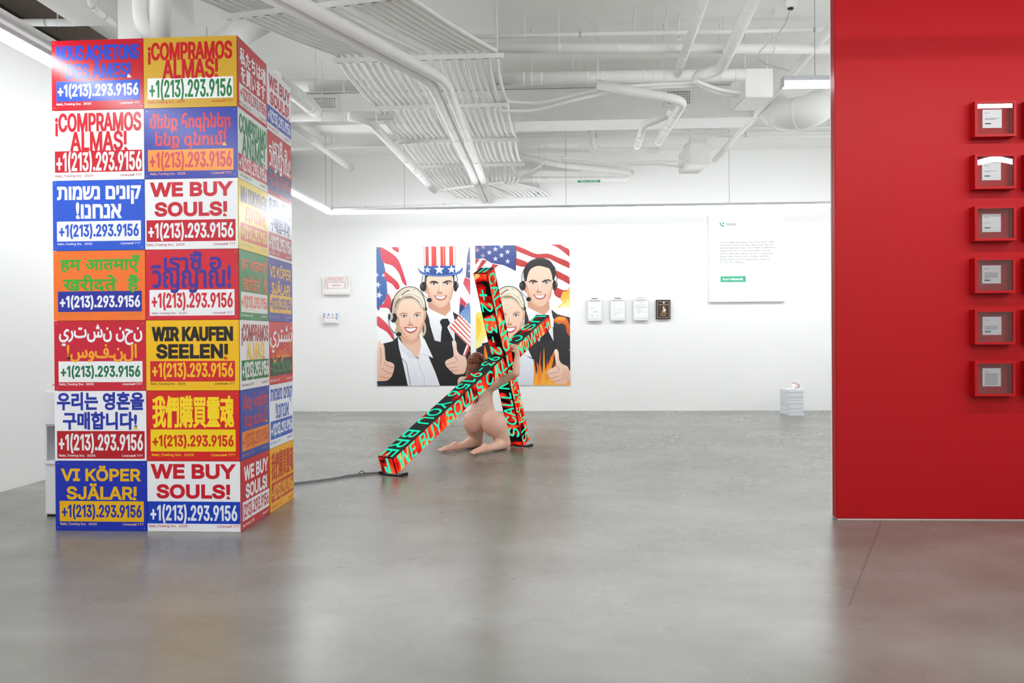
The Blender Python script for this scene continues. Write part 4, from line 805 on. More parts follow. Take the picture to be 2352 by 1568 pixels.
# hair
gh = Grow(hed-np.array([.22, .25, .55]), hed+np.array([.22, .25, .2]), .0055)
gh.ell(hed+HU*.030-HF*.022, HS, HF, HU, (.086, .090, .096), .02)
rs_ = random.Random(8)
for i in range(30):                  # locks combed from the parting down over the skull
    a_ = math.radians(-150+300*i/29); dir_ = -HF*math.cos(a_)+HS*math.sin(a_); c_ = hed+HU*.03-HF*.02; q_ = []
    for t_ in (8, 32, 56, 80, 104):
        e_ = math.radians(t_); q_.append(c_+dir_*.090*math.sin(e_)+HU*.094*math.cos(e_)+HS*rs_.uniform(-.004, .004))
    for j in range(4): gh.cap(q_[j], q_[j+1], .0085+.0015*j, .010+.0015*j, .006)
hr = random.Random(3)
for i in range(60):
    a_ = math.radians(-158+316*i/59)
    top = hed+HU*(.06-.03*abs(math.cos(a_/2)))+(-HF*math.cos(a_)*.085+HS*math.sin(a_)*.085)
    if math.cos(a_) < -.55: continue
    ln = .22+.17*max(0, math.cos(a_))+hr.uniform(-.03, .03)
    q0 = top; q1 = q0-Zz*.10+(-HF*math.cos(a_)*.018+HS*math.sin(a_)*.025); q2 = q1-Zz*ln*.5-FACE*.03+SIDE*hr.uniform(-.025, .02)
    q3 = q2-Zz*ln*.42-FACE*.012+SIDE*hr.uniform(-.025, .03)
    wv = SIDE*hr.uniform(-.018, .018); q1 = q1+wv; q2 = q2-wv*.8
    gh.cap(q0, q1, .017, .016, .006); gh.cap(q1, q2, .016, .013, .005); gh.cap(q2, q3, .013, .004, .004)
for dx_ in (-.03, .0, .03):          # the longest locks reaching the small of the back
    q0 = rib-FACE*.125+SIDE*dx_*.8+Zz*.08; q1 = wai-FACE*.118+SIDE*(dx_*.5-.012)+Zz*.03; q2 = wai-FACE*.128+SIDE*(dx_*1.2)-Zz*.03
    gh.cap(q0, q1, .017, .011, .005); gh.cap(q1, q2, .010, .004, .003)
hp, hf = gh.mesh(); mh = MB()
for p_ in hp: mh.vert(p_)
for f_ in hf: mh.face(f_[::-1], True)
HAIR = mat('auburn_hair', (128, 60, 28), .42, .4)
nt = HAIR.node_tree; tc_ = nt.nodes.new('ShaderNodeTexCoord'); mp_ = nt.nodes.new('ShaderNodeMapping'); mp_.inputs['Scale'].default_value = (70, 70, 7)
nz_ = nt.nodes.new('ShaderNodeTexNoise'); nz_.inputs['Scale'].default_value = 1.0; nz_.inputs['Detail'].default_value = 4; nz_.inputs['Distortion'].default_value = .6
rp_ = nt.nodes.new('ShaderNodeValToRGB'); rp_.color_ramp.elements[0].position = .34; rp_.color_ramp.elements[0].color = lin((74, 30, 14)); rp_.color_ramp.elements[1].position = .68; rp_.color_ramp.elements[1].color = lin((158, 84, 42))
nt.links.new(tc_.outputs['Object'], mp_.inputs[0]); nt.links.new(mp_.outputs[0], nz_.inputs['Vector']); nt.links.new(nz_.outputs['Fac'], rp_.inputs[0]); nt.links.new(rp_.outputs[0], nt.nodes['Principled BSDF'].inputs['Base Color'])
hair = mh.build('hair', HAIR, person, org=org_p)
hm_ = hair.modifiers.new('relax', 'SMOOTH'); hm_.factor = .3; hm_.iterations = 1
eye = MB()
for s_ in (-1, 1): eye.lathe(hed+HF*.0905+HU*.017+HS*.031*s_, [(.001, -.006), (.006, -.003), (.0065, 0), (.005, .004), (.001, .006)], 10)
eye.build('eyes', mat('eye', (60, 50, 44), .2), person, org=org_p)

# ------------------------------------------------------------------ posters on the far wall
PRINT = vcol_mat('vinyl_print', .38, .45)
class Art:
    """flat printed picture: stacked colour areas in poster units (u right, v down from 0 to 1)"""
    def __init__(s, w, h, to_uv, eps=.00005): s.w, s.h, s.q, s.mb, s.n, s.eps = w, h, to_uv, MB(), 0, eps
    def pt(s, p):
        u, v = s.q(p); return (min(max(u, 0), 1)*s.w, (1-min(max(v, 0), 1))*s.h)
    def poly(s, pts, c, c2=None, sm=0):
        if sm:
            P = [Vector((p[0], p[1], 0)) for p in pts]; P = [P[-1]]+P+[P[0], P[1]]; o = []
            for i in range(1, len(P)-2):
                p0, p1, p2, p3 = P[i-1], P[i], P[i+1], P[i+2]
                for k in range(sm):
                    t = k/sm; o.append(.5*((2*p1)+(p2-p0)*t+(2*p0-5*p1+4*p2-p3)*t*t+(3*p1-p0-3*p2+p3)*t**3))
            pts = [(p.x, p.y) for p in o]
        s.n += 1; z = s.n*s.eps; q = [s.pt(p) for p in pts]; ys = [p[1] for p in q]; y0, y1 = min(ys), max(ys)
        tri = tessellate_polygon([[Vector((a, b, 0)) for a, b in q]]); idx = []
        for (a, b) in q:
            t = (y1-b)/max(y1-y0, 1e-6); s.mb.col = c if c2 is None else tuple(c[i]*(1-t)+c2[i]*t for i in range(3))
            idx.append(s.mb.vert((a, b, z)))
        for t in tri:
            a, b, d = (q[k] for k in t)
            cr = (b[0]-a[0])*(d[1]-a[1])-(b[1]-a[1])*(d[0]-a[0])
            if abs(cr) > 1e-12: s.mb.face([idx[k] for k in (t if cr > 0 else t[::-1])])
    def ell(s, cx, cy, rx, ry, c, rot=0, n=20, c2=None):
        s.poly([(cx+rx*math.cos(a)*math.cos(rot)-ry*math.sin(a)*math.sin(rot), cy+rx*math.cos(a)*math.sin(rot)+ry*math.sin(a)*math.cos(rot)) for a in (2*math.pi*k/n for k in range(n))], c, c2)
    def star(s, cx, cy, r, c, rot=0):
        s.poly([(cx+(r if k % 2 == 0 else r*.42)*math.sin(math.pi*k/5+rot), cy-(r if k % 2 == 0 else r*.42)*math.cos(math.pi*k/5+rot)) for k in range(10)], c)
    def line(s, pts, w, c, sm=6):
        P = smooth_path([(p[0], p[1], 0) for p in pts], sm) if sm else [Vector((p[0], p[1], 0)) for p in pts]
        L, R = [], []
        for i, p in enumerate(P):
            d = (P[min(i+1, len(P)-1)]-P[max(i-1, 0)]); d.normalize(); n = Vector((-d.y, d.x, 0))*w/2
            L.append((p.x+n.x, p.y+n.y)); R.append((p.x-n.x, p.y-n.y))
        s.poly(L+R[::-1], c)
def sh(pts, dx, dy): return [(x+dx, y+dy) for x, y in pts]
BK, SKN, SK2, SK3 = (30, 28, 30), (242, 208, 186), (226, 180, 154), (206, 152, 126)
def eye_(A, x, y, r, iris=(70, 62, 56), tilt=0):
    A.ell(x, y, r*1.25, r*.5, (96, 66, 54), tilt); A.ell(x, y+r*.06, r*1.08, r*.36, (238, 232, 228), tilt); A.ell(x, y, r*.42, r*.42, iris); A.ell(x, y, r*.2, r*.2, (14, 12, 12)); A.ell(x+r*.12, y-r*.12, r*.08, r*.08, (250, 250, 250))
    A.line([(x-r*1.3, y+r*.1), (x-r*.3, y-r*.5), (x+r*.6, y-r*.5), (x+r*1.35, y)], r*.16, (58, 40, 34))
def man(A, dx, dy, hat, suit):
    S = lambda p: sh(p, dx, dy)
    suit()
    A.poly(S([(560, 690), (620, 740), (690, 800), (760, 790), (808, 735), (850, 830), (845, 950), (850, 1060), (690, 1058), (635, 1040), (590, 880)]), (246, 246, 250), (228, 230, 238))
    A.poly(S([(570, 640), (802, 640), (808, 735), (770, 792), (690, 760), (575, 700)]), SK3, (218, 168, 142))
    A.poly(S([(560, 690), (575, 700), (690, 760), (640, 905), (590, 850)]), (252, 252, 254), (232, 234, 240)); A.poly(S([(808, 720), (825, 745), (850, 850), (790, 890), (745, 790)]), (250, 250, 252), (230, 232, 238))
    A.poly(S([(690, 845), (715, 815), (775, 812), (802, 860), (770, 905), (805, 980), (845, 1060), (700, 1060), (706, 960), (715, 905)]), (26, 26, 30))
    # head
    if not hat:
        A.poly(S([(540, 420), (530, 330), (558, 255), (608, 205), (690, 178), (770, 186), (828, 225), (862, 290), (872, 350), (852, 430), (838, 480), (830, 400), (560, 400), (552, 500), (536, 470)]), (40, 34, 34), (60, 50, 46), 3)
    else: A.poly(S([(538, 352), (850, 352), (848, 450), (836, 500), (552, 510), (534, 450)]), (36, 30, 30))
    A.ell(553+dx, 500+dy, 17, 45, SK3); A.ell(842+dx, 480+dy, 13, 42, SK2)
    A.poly(S([(552, 420), (566, 330 if not hat else 362), (620, 262 if not hat else 358), (700, 250 if not hat else 356), (790, 275 if not hat else 360), (830, 350 if not hat else 365), (838, 430), (834, 520), (816, 600), (768, 662), (700, 694), (640, 672), (588, 622), (562, 540)]), SKN, (234, 190, 166), 3)
    A.poly(S([(552, 440), (562, 540), (588, 622), (640, 672), (700, 694), (640, 640), (600, 570), (575, 480)]), SK3, SK2, 3)
    A.poly(S([(838, 440), (834, 520), (816, 600), (768, 662), (800, 590), (818, 500)]), SK2, SK3, 3)
    A.poly(S([(583, 428), (612, 408), (650, 410), (685, 428), (680, 436), (620, 424), (590, 436)]), (52, 38, 34)); A.poly(S([(722, 428), (760, 408), (800, 404), (828, 420), (822, 428), (790, 418), (730, 437)]), (52, 38, 34))
    eye_(A, 633+dx, 441+dy, 25); eye_(A, 772+dx, 441+dy, 25)
    A.poly(S([(690, 440), (700, 445), (706, 520), (722, 540), (690, 552), (660, 538), (668, 525), (684, 500)]), SK2, SK3, 3); A.ell(680+dx, 541+dy, 8, 5, (150, 96, 80)); A.ell(712+dx, 541+dy, 8, 5, (150, 96, 80)); A.poly(S([(694, 430), (706, 430), (704, 520), (694, 524)]), (250, 222, 204))
    A.poly(S([(632, 562), (700, 572), (770, 562), (752, 602), (705, 620), (660, 606)]), (186, 104, 96), None, 3); A.poly(S([(648, 570), (700, 578), (756, 568), (738, 594), (704, 604), (666, 594)]), (252, 250, 248))
    A.line(S([(600, 520), (612, 560), (618, 600)]), 4, SK3); A.line(S([(800, 520), (795, 560), (785, 595)]), 4, SK3)
    if not hat:
        A.poly(S([(548, 420), (536, 330), (570, 250), (620, 205), (700, 180), (775, 190), (830, 232), (858, 300), (866, 350), (850, 430), (842, 380), (828, 310), (790, 285), (700, 262), (640, 275), (600, 305), (575, 360), (562, 420)]), (44, 38, 38), (30, 26, 26), 3)
        A.line(S([(640, 200), (720, 186), (790, 205)]), 6, (92, 80, 76))
    # headset
    A.line(S([(520, 470), (512, 400), (520, 340), (560, 250)]) if not hat else S([(512, 470), (506, 410), (516, 350)]), 7, (30, 30, 32)); A.line(S([(540, 440), (528, 380), (534, 345)]), 4, (150, 150, 152))
    A.ell(524+dx, 470+dy, 30, 52, (24, 24, 26)); A.ell(500+dx, 470+dy, 16, 36, (44, 44, 46)); A.ell(508+dx, 462+dy, 5, 14, (128, 128, 130))
    A.ell(860+dx, 470+dy, 22, 56, (26, 26, 28)); A.ell(882+dx, 462+dy, 12, 28, (58, 60, 64)); A.ell(880+dx, 455+dy, 4, 10, (170, 172, 176))
    A.line(S([(876, 430), (880, 390), (868, 345)]) if hat else S([(880, 430), (888, 380), (870, 300), (850, 260)]), 7, (32, 32, 34))
    A.line(S([(498, 500), (520, 555), (566, 598)]), 5, (30, 30, 32)); A.ell(583+dx, 614+dy, 27, 24, (24, 24, 26))
def woman(A, dx, dy):
    S = lambda p: sh(p, dx, dy)
    A.poly(S([(520, 830), (545, 880), (546, 950), (520, 1000), (500, 990), (525, 940)]), (206, 182, 146), None, 3); A.poly(S([(220, 830), (250, 840), (270, 950), (215, 950), (232, 900)]), (196, 168, 136))
    A.poly(S([(85, 1075), (190, 1050), (245, 1000), (300, 1020), (420, 1200), (560, 1200), (700, 1530), (40, 1530), (40, 1300), (110, 1200)]), (34, 33, 36), (20, 20, 22))
    A.poly(S([(245, 1000), (300, 1085), (400, 1180), (462, 1245), (492, 1090), (480, 970), (530, 1030), (620, 1228), (570, 1214), (640, 1380), (690, 1530), (350, 1530), (305, 1310), (258, 1115)]), (250, 250, 252), (226, 228, 236))
    A.poly(S([(265, 985), (480, 950), (494, 1090), (465, 1235), (400, 1180), (300, 1085)]), SK2, (238, 200, 176)); A.poly(S([(265, 985), (330, 1010), (440, 1025), (482, 980), (486, 1030), (400, 1090), (310, 1080)]), SK3, SK2)
    A.poly(S([(476, 970), (530, 1030), (620, 1228), (500, 1185), (466, 1240), (494, 1090)]), (254, 254, 255), (236, 238, 244)); A.line(S([(620, 1228), (500, 1185), (466, 1240)]), 5, (196, 200, 210), 0); A.poly(S([(245, 1000), (300, 1085), (400, 1180), (462, 1245), (380, 1230), (290, 1160), (256, 1100)]), (244, 245, 250), (220, 224, 232)); A.line(S([(460, 1250), (480, 1340), (520, 1430), (528, 1520)]), 5, (190, 194, 204)); A.line(S([(350, 1210), (420, 1330), (450, 1500)]), 8, (224, 227, 236)); A.line(S([(285, 1230), (335, 1290), (355, 1400), (380, 1520)]), 6, (60, 60, 64))
    # hair, face
    A.poly(S([(205, 640), (235, 560), (290, 500), (370, 472), (450, 490), (515, 555), (548, 650), (548, 740), (528, 790), (500, 700), (260, 700), (240, 800), (225, 830), (205, 770)]), (222, 210, 190), (176, 150, 120), 3)
    A.poly(S([(240, 790), (248, 720), (270, 650), (320, 610), (420, 615), (500, 690), (534, 770), (524, 850), (498, 950), (446, 1016), (378, 1036), (312, 1008), (262, 920)]), (246, 212, 190), (236, 192, 166), 3)
    A.poly(S([(528, 740), (548, 738), (546, 800), (520, 850)]), SK2, SK3, 2); A.poly(S([(240, 790), (262, 920), (312, 1008), (378, 1036), (320, 960), (275, 880), (262, 800)]), SK3, SK2, 3); A.poly(S([(524, 850), (498, 950), (446, 1016), (480, 920), (505, 850)]), SK2, SK3, 3)
    A.poly(S([(232, 740), (245, 660), (300, 612), (380, 604), (450, 640), (505, 710), (535, 745), (545, 660), (510, 560), (440, 495), (360, 478), (280, 520), (225, 600)]), (226, 214, 194), (200, 180, 150), 3)
    for p, c in (([(255, 600), (320, 545), (400, 530), (470, 565)], (250, 244, 232)), ([(290, 560), (360, 510), (430, 505)], (120, 100, 84)), ([(330, 590), (420, 590), (490, 650), (530, 720)], (150, 126, 98)), ([(240, 650), (290, 595), (350, 575), (420, 580)], (150, 128, 102)), ([(370, 500), (440, 520), (500, 590), (530, 660)], (244, 236, 222)), ([(400, 560), (470, 610), (520, 690)], (250, 246, 236)), ([(225, 690), (238, 630), (270, 590)], (120, 98, 78))):
        A.line(S(p), 12, c)
    A.poly(S([(262, 760), (310, 744), (356, 756), (352, 762), (310, 752), (270, 766)]), (140, 100, 76)); A.poly(S([(420, 756), (460, 740), (500, 746), (498, 752), (460, 748), (424, 763)]), (140, 100, 76))
    eye_(A, 316+dx, 783+dy, 27, (78, 84, 82), .04); eye_(A, 452+dx, 778+dy, 27, (78, 84, 82), -.04)
    A.poly(S([(384, 780), (396, 850), (412, 876), (384, 890), (350, 880), (362, 860)]), SK2, SK3, 3); A.poly(S([(386, 770), (396, 770), (396, 850), (386, 862)]), (252, 226, 208)); A.ell(368+dx, 884+dy, 8, 4, (170, 110, 92)); A.ell(400+dx, 882+dy, 8, 4, (170, 110, 92))
    A.ell(300+dx, 870+dy, 30, 24, (244, 200, 178)); A.ell(468+dx, 860+dy, 26, 24, (244, 200, 178))
    A.poly(S([(318, 902), (362, 900), (388, 906), (420, 898), (456, 900), (436, 944), (388, 966), (344, 948)]), (188, 82, 84), None, 3); A.poly(S([(334, 910), (388, 914), (444, 906), (424, 934), (386, 948), (350, 936)]), (254, 252, 250), None, 2)
    A.line(S([(310, 890), (316, 905), (312, 925)]), 4, SK3)
    # headset
    A.line(S([(186, 720), (196, 640), (225, 560), (290, 495), (370, 470), (450, 488), (510, 550), (542, 640), (546, 720)]), 7, (36, 36, 38)); A.line(S([(176, 740), (188, 660), (200, 600)]), 14, (40, 40, 42))
    A.ell(205+dx, 800+dy, 36, 50, (26, 26, 28)); A.ell(176+dx, 785+dy, 22, 42, (190, 192, 194)); A.ell(158+dx, 788+dy, 12, 34, (30, 30, 32)); A.ell(548+dx, 708+dy, 12, 22, (36, 36, 38))
    A.line(S([(152, 810), (160, 880), (196, 945), (240, 970)]), 6, (28, 28, 30)); A.ell(258+dx, 976+dy, 30, 24, (24, 24, 26)); A.line(S([(190, 930), (205, 1000), (215, 1050), (230, 1110)]), 5, (34, 34, 36))
def fist(A, dx, dy, flip=False, k=1.0):
    f = (lambda p: [((-(x-850) if flip else (x-850))*k+850+dx, (y-1250)*k+1250+dy) for x, y in p])
    A.poly(f([(820, 1060), (845, 1040), (866, 1075), (872, 1150), (905, 1195), (962, 1225), (975, 1300), (950, 1390), (900, 1405), (845, 1404), (808, 1372), (770, 1335), (745, 1290), (760, 1255), (822, 1225), (836, 1200), (830, 1130)]), (248, 222, 206), (232, 186, 164), 3)
    for a in ([(748, 1300), (800, 1290), (862, 1275)], [(775, 1340), (820, 1335), (866, 1322)], [(812, 1372), (850, 1370), (884, 1360)], [(832, 1210), (860, 1230), (872, 1265)]): A.line(f(a), 7, (196, 138, 116))
    A.line(f([(826, 1080), (836, 1068), (852, 1078)]), 5, (232, 190, 172)); A.poly(f([(826, 1066), (842, 1048), (856, 1070), (846, 1092), (832, 1092)]), (250, 226, 214), None, 2)
def poster(name, x0, x1, yt, yb, draw, label, uvq):
    a, b, c = at_y(x0, yt[0], YB), at_y(x1, yt[1], YB), at_y(x0, yb[0], YB)
    w = (b.x-a.x); h = (a.z+b.z)/2-(c.z+at_y(x1, yb[1], YB).z)/2
    o = Vector((a.x, YB-.006, c.z))
    r = MB().box((0, 0, -.0045), (w, h, 0)).build(name, mat('vinyl_banner', (240, 240, 240), .4))
    r.matrix_world = frame_mtx(o, (1, 0, 0), (0, 0, 1), (0, -1, 0)); tag(r, label, 'poster', 'posters on the far wall')
    A = Art(w, h, uvq); draw(A); A.mb.build('printed_picture', PRINT, r)
    gm = MB()
    for u, v in ((.012, .988), (.5, .992), (.988, .988), (.012, .5), (.988, .5), (.012, .012), (.5, .01), (.988, .012), (.99, .75), (.99, .25), (.01, .25)):
        gm.lathe((u*w, v*h, .03), [(.002, -.002), (.009, -.001), (.009, .002), (.003, .004)], 8)
    gm.build('grommets', mat('grommet_metal', (196, 192, 180), .3, .5, .6), r)
def draw1(A):
    A.poly([(10, 30), (1030, 30), (1030, 1540), (10, 1540)], (250, 250, 251))
    A.poly([(20, 40), (70, 50), (100, 200), (128, 340), (142, 470), (130, 570), (90, 640), (20, 690)], (96, 128, 184), (60, 96, 168), 3)
    pale = (244, 222, 226)
    A.poly([(70, 50), (250, 45), (300, 200), (345, 450), (330, 620), (200, 620), (140, 560), (128, 340)], (250, 240, 242), (246, 232, 236))
    for p in ([(66, 50), (96, 55), (200, 120), (262, 190), (310, 320), (346, 455), (300, 420), (262, 320), (190, 240), (92, 200)], [(104, 300), (160, 340), (240, 410), (270, 470), (240, 500), (190, 440), (118, 392)], [(188, 45), (252, 45), (262, 100), (215, 80)], [(140, 540), (180, 610), (190, 760), (150, 700), (90, 690), (40, 690), (100, 640)], [(28, 780), (90, 820), (160, 900), (200, 1000), (200, 1040), (130, 950), (28, 880)]):
        A.poly(p, (222, 92, 104), (206, 56, 72), 3)
    for x, y, r in ((28, 340, 26), (38, 445, 36), (50, 556, 40), (98, 345, 22)): A.star(x, y, r, (226, 232, 244), .3)
    A.poly([(1003, 60), (1030, 60), (1030, 720), (905, 750), (904, 570), (950, 430)], (250, 240, 242), (240, 226, 230))
    A.poly([(985, 150), (1006, 60), (1030, 60), (1030, 390), (968, 372)], (120, 138, 180), (90, 84, 130)); A.poly([(960, 375), (1030, 400), (1030, 570), (940, 440)], (196, 70, 88), (226, 120, 130)); A.poly([(912, 580), (980, 660), (950, 690), (903, 660)], (204, 62, 76)); A.poly([(903, 656), (960, 690), (910, 770), (895, 780)], (54, 62, 110))
    for x, y in ((1000, 230), (1004, 310)): A.star(x, y, 14, (214, 222, 238))
    def suit():
        A.poly([(545, 715), (600, 870), (640, 1045), (690, 1058), (850, 1058), (846, 950), (850, 830), (828, 740), (890, 776), (1030, 1000), (1030, 1540), (600, 1540), (510, 1100), (510, 880)], (44, 42, 46), (24, 23, 26))
    man(A, 0, 0, True, suit)
    # striped top hat
    A.poly([(528, 40), (858, 40), (862, 255), (530, 255)], (250, 248, 248), (238, 236, 240))
    for x in (545, 608, 703, 796): A.poly([(x, 40), (x+(34 if x == 545 else 52 if x < 790 else 42), 40), (x+(36 if x == 545 else 54 if x < 790 else 42), 252), (x+2, 252)], (206, 92, 86) if x == 545 else (228, 80, 66), (190, 70, 70) if x == 545 else (216, 62, 54))
    A.poly([(728, 40), (742, 40), (744, 245), (730, 245)], (240, 140, 126)); A.line([(856, 40), (860, 140), (858, 245)], 5, (214, 110, 100), 0); A.line([(530, 40), (532, 245)], 5, (214, 110, 100), 0)
    A.poly([(530, 246), (600, 252), (700, 250), (800, 252), (856, 244), (862, 345), (700, 356), (532, 340)], (52, 92, 162), (36, 70, 140))
    A.poly([(463, 264), (490, 296), (545, 326), (620, 342), (700, 346), (790, 342), (860, 326), (912, 294), (937, 266), (930, 312), (880, 344), (790, 360), (700, 364), (610, 360), (530, 346), (482, 316)], (58, 100, 178), (36, 76, 156), 3); A.line([(474, 290), (540, 336), (700, 354), (860, 336), (928, 292)], 5, (130, 168, 222))
    for x, r, c in ((566, 40, (196, 212, 232)), (690, 56, (250, 250, 252)), (820, 46, (240, 244, 250))): A.star(x, 292, r, c)
    # hand flag
    A.poly([(1000, 640), (1030, 700), (1030, 1120), (1000, 1110), (795, 905), (895, 775)], (250, 246, 246))
    for i in range(5):
        x, y = 795+92*i/4, 905-120*i/4; k_ = min(226, (1028-x))
        A.poly([(x, y), (x+10, y-13), (x+10+k_, y-13+k_*.96), (x+k_, y+k_*.96)], (226, 78, 60))
    A.poly([(902, 768), (1000, 640), (1030, 700), (1030, 880), (968, 830)], (70, 110, 176), (130, 170, 220))
    for r_ in range(6):
        for c_ in range(6):
            x, y = 925+c_*18+r_*4, 760-c_*20+r_*22
            if x < 1018 and 660 < y < 880 and x > 915: A.ell(x, y, 5, 5, (226, 236, 248), 0, 8)
    A.poly([(975, 1088), (1008, 1108), (962, 1222), (934, 1196)], (250, 246, 246)); A.poly([(992, 1098), (1008, 1108), (962, 1222), (948, 1206)], (222, 76, 60)); A.line([(966, 1086), (926, 1186)], 8, (30, 30, 34), 0)
    fist(A, 0, 0); A.line([(815, 1350), (822, 1362), (834, 1366)], 6, (170, 150, 120))
    woman(A, 0, 0)
    # her fist at the edge
    A.poly([(40, 1060), (70, 1070), (98, 1085), (108, 1140), (116, 1250), (160, 1268), (200, 1290), (208, 1325), (192, 1395), (168, 1440), (120, 1472), (30, 1472)], (244, 212, 194), (228, 180, 156), 2)
    for a in ([(100, 1270), (130, 1310), (205, 1330)], [(70, 1340), (130, 1380), (190, 1395)], [(60, 1420), (110, 1440), (165, 1440)], [(60, 1120), (70, 1200), (60, 1280)]): A.line(a, 7, (186, 128, 106))
    A.poly([(20, 1475), (128, 1472), (134, 1540), (20, 1540)], (30, 34, 52))
def draw2(A):
    A.poly([(10, 10), (1060, 10), (1060, 1530), (10, 1530)], (250, 250, 250))
    for p in ([(440, 30), (560, 72), (680, 125), (800, 122), (900, 160), (1040, 222), (1040, 280), (900, 220), (800, 172), (680, 172), (560, 128), (450, 78)], [(690, 20), (820, 25), (920, 68), (1040, 160), (1040, 90), (960, 45), (900, 15)], [(440, 165), (520, 185), (592, 222), (545, 262), (440, 225)], [(890, 305), (960, 335), (1040, 385), (1040, 450), (960, 410), (890, 370)], [(880, 478), (960, 510), (1040, 515), (1040, 600), (940, 600), (870, 555)]):
        A.poly(p, (196, 62, 60), (178, 44, 44), 3)
    A.poly([(30, 165), (130, 160), (280, 240), (180, 300), (30, 300)], (248, 240, 240))
    for p in ([(30, 175), (78, 172), (30, 235)], [(105, 180), (155, 190), (70, 290), (40, 290)], [(215, 225), (280, 240), (230, 275), (190, 272)]): A.poly(p, (190, 50, 60))
    A.poly([(20, 30), (450, 30), (467, 110), (460, 305), (400, 272), (330, 240), (200, 216), (120, 166), (20, 172)], (70, 88, 150), (48, 62, 124)); A.line([(452, 32), (467, 110), (460, 300)], 5, (34, 38, 76))
    for x, y in ((245, 70), (180, 105), (375, 100), (310, 135), (245, 172), (375, 200), (110, 138), (115, 44), (310, 40), (50, 76)): A.star(x, y, 30, (206, 208, 230) if x > 120 else (170, 150, 160))
    def flame(p, c, c2): A.poly(p, c, c2, 3)
    flame([(1040, 480), (1005, 520), (960, 530), (935, 610), (960, 640), (905, 690), (930, 700), (975, 650), (1000, 690), (1040, 660)], (240, 160, 60), (250, 226, 110)); flame([(1010, 600), (990, 650), (950, 670), (1000, 690), (1040, 650)], (252, 224, 96), (250, 240, 170))
    flame([(30, 770), (90, 745), (130, 800), (180, 850), (160, 960), (90, 1060), (30, 1120)], (252, 226, 90), (252, 238, 150)); flame([(40, 800), (80, 830), (90, 920), (60, 1010), (36, 1020)], (248, 190, 60), (250, 220, 90))
    def suit():
        A.poly([(560, 700), (610, 860), (660, 1040), (860, 1050), (856, 850), (838, 715), (900, 765), (1040, 800), (1040, 1530), (560, 1530), (540, 1000)], (50, 50, 54), (30, 30, 34))
        A.poly([(30, 1130), (120, 1080), (230, 1090), (300, 1530), (30, 1530)], (34, 32, 36))
    man(A, 13, -10, False, suit)
    A.line([(856, 900), (862, 1080), (840, 1180)], 8, (16, 16, 18)); A.line([(890, 862), (925, 866)], 7, (170, 170, 174), 0)
    for p in ([(860, 830), (900, 790), (960, 790), (1000, 810), (1035, 900), (1040, 1000), (1000, 960), (985, 880), (920, 860), (870, 850)],):
        flame(p, (236, 128, 40), (190, 70, 20)); flame([(880, 820), (930, 800), (985, 815), (960, 840), (900, 836)], (250, 180, 70), (236, 120, 40))
    woman(A, 8, -5)
    A.poly([(500, 1180), (640, 1240), (700, 1530), (480, 1530)], (236, 238, 246), (214, 218, 230))
    for i in range(16):
        x = 660+24*i; hgt = (300, 180, 380, 240, 420, 300, 200, 330, 260, 180, 220, 150, 200, 140, 180, 120)[i]
        c = ((226, 92, 24), (240, 150, 40), (204, 66, 16))[i % 3]
        flame([(x-22, 1530), (x-12, 1530-hgt*.45), (x+(i % 3-1)*14, 1530-hgt), (x+10, 1530-hgt*.5), (x+26, 1530)], c, (250, 180, 60))
    for p in ([(760, 1400), (800, 1290), (850, 1180), (868, 1160), (850, 1280), (815, 1380)], [(120, 1090), (140, 1130), (160, 1250), (120, 1200)], [(680, 1500), (690, 1400), (676, 1280), (700, 1320), (720, 1480)]): flame(p, (228, 100, 26), (244, 160, 50))
    fist(A, 45, 98, False, 1.02); A.poly([(960, 1330), (1040, 1360), (1040, 1480), (940, 1450)], (236, 190, 168), (226, 176, 152))
poster('campaign_poster', 864.5, 1079.5, (568, 564.5), (886, 885), draw1, 'large poster of two headset workers, man in striped top hat', lambda p: ((p[0]-25)/(1015-25), (p[1]-44)/(1526-44)))
poster('campaign_poster', 1091.5, 1308, (563, 560.5), (885, 883), draw2, 'large poster of two headset workers with flames behind the LED cross', lambda p: ((p[0]-29)/(1034-29), (p[1]-28)/(1516-28)))

# ------------------------------------------------------------------ small things on the far wall
def wall_mtx(px, py, off): p = at_y(px, py, YB); return frame_mtx(Vector((p.x, YB-off, p.z)), (1, 0, 0), (0, 0, 1), (0, -1, 0))
PPM = lambda px, py: (at_y(px+1, py, YB)-at_y(px, py, YB)).length        # metres per pixel on that wall
k = PPM(800, 650)
def canvas_stamp(px0, py0, px1, py1, label):
    w, h = (px1-px0)*k, (py1-py0)*k
    r = MB().box((0, 0, 0), (w, h, .036), .003).build('stamp_canvas', mat('white_canvas', (244, 243, 241), .7, .2)); r.matrix_world = wall_mtx(px0, py1, .037)
    tag(r, label, 'painting', 'small stamp canvases'); return r, w, h
INKR, INKB = mat('red_stamp_ink', (200, 92, 104), .7), mat('blue_stamp_ink', (104, 136, 198), .7)
r, w, h = canvas_stamp(744, 635, 806, 677, 'small white canvas with red outlined APPROVED stamp')
m = MB(); ow = .0035
for i, ch in enumerate('PPROVE'): write(m, ch, (.085+i*.0485, .68*h+.005, .125+i*.0485, .97*h-.012), .0372, outline=ow)
write(m, 'A', (.022, .29*h, .075, .95*h), .0372, outline=ow); write(m, 'D', (.84*w, .32*h, .95*w, .97*h), .0372, outline=ow)
for a, b in (((.19, .33), (.80, .345)), ((.19, .645), (.80, .66)), ((.18, .33), (.19, .66)), ((.80, .33), (.81, .66)), ((.145, .06), (.95, .068))): m.poly([(a[0]*w, a[1]*h, .0372), (b[0]*w, a[1]*h, .0372), (b[0]*w, b[1]*h, .0372), (a[0]*w, b[1]*h, .0372)])
write(m, 'JAN 28 2025', (.34*w, .46*h, .65*w, .53*h), .0372, .0008); write(m, 'By', (.05*w, .05*h, .12*w, .1*h), .0372)
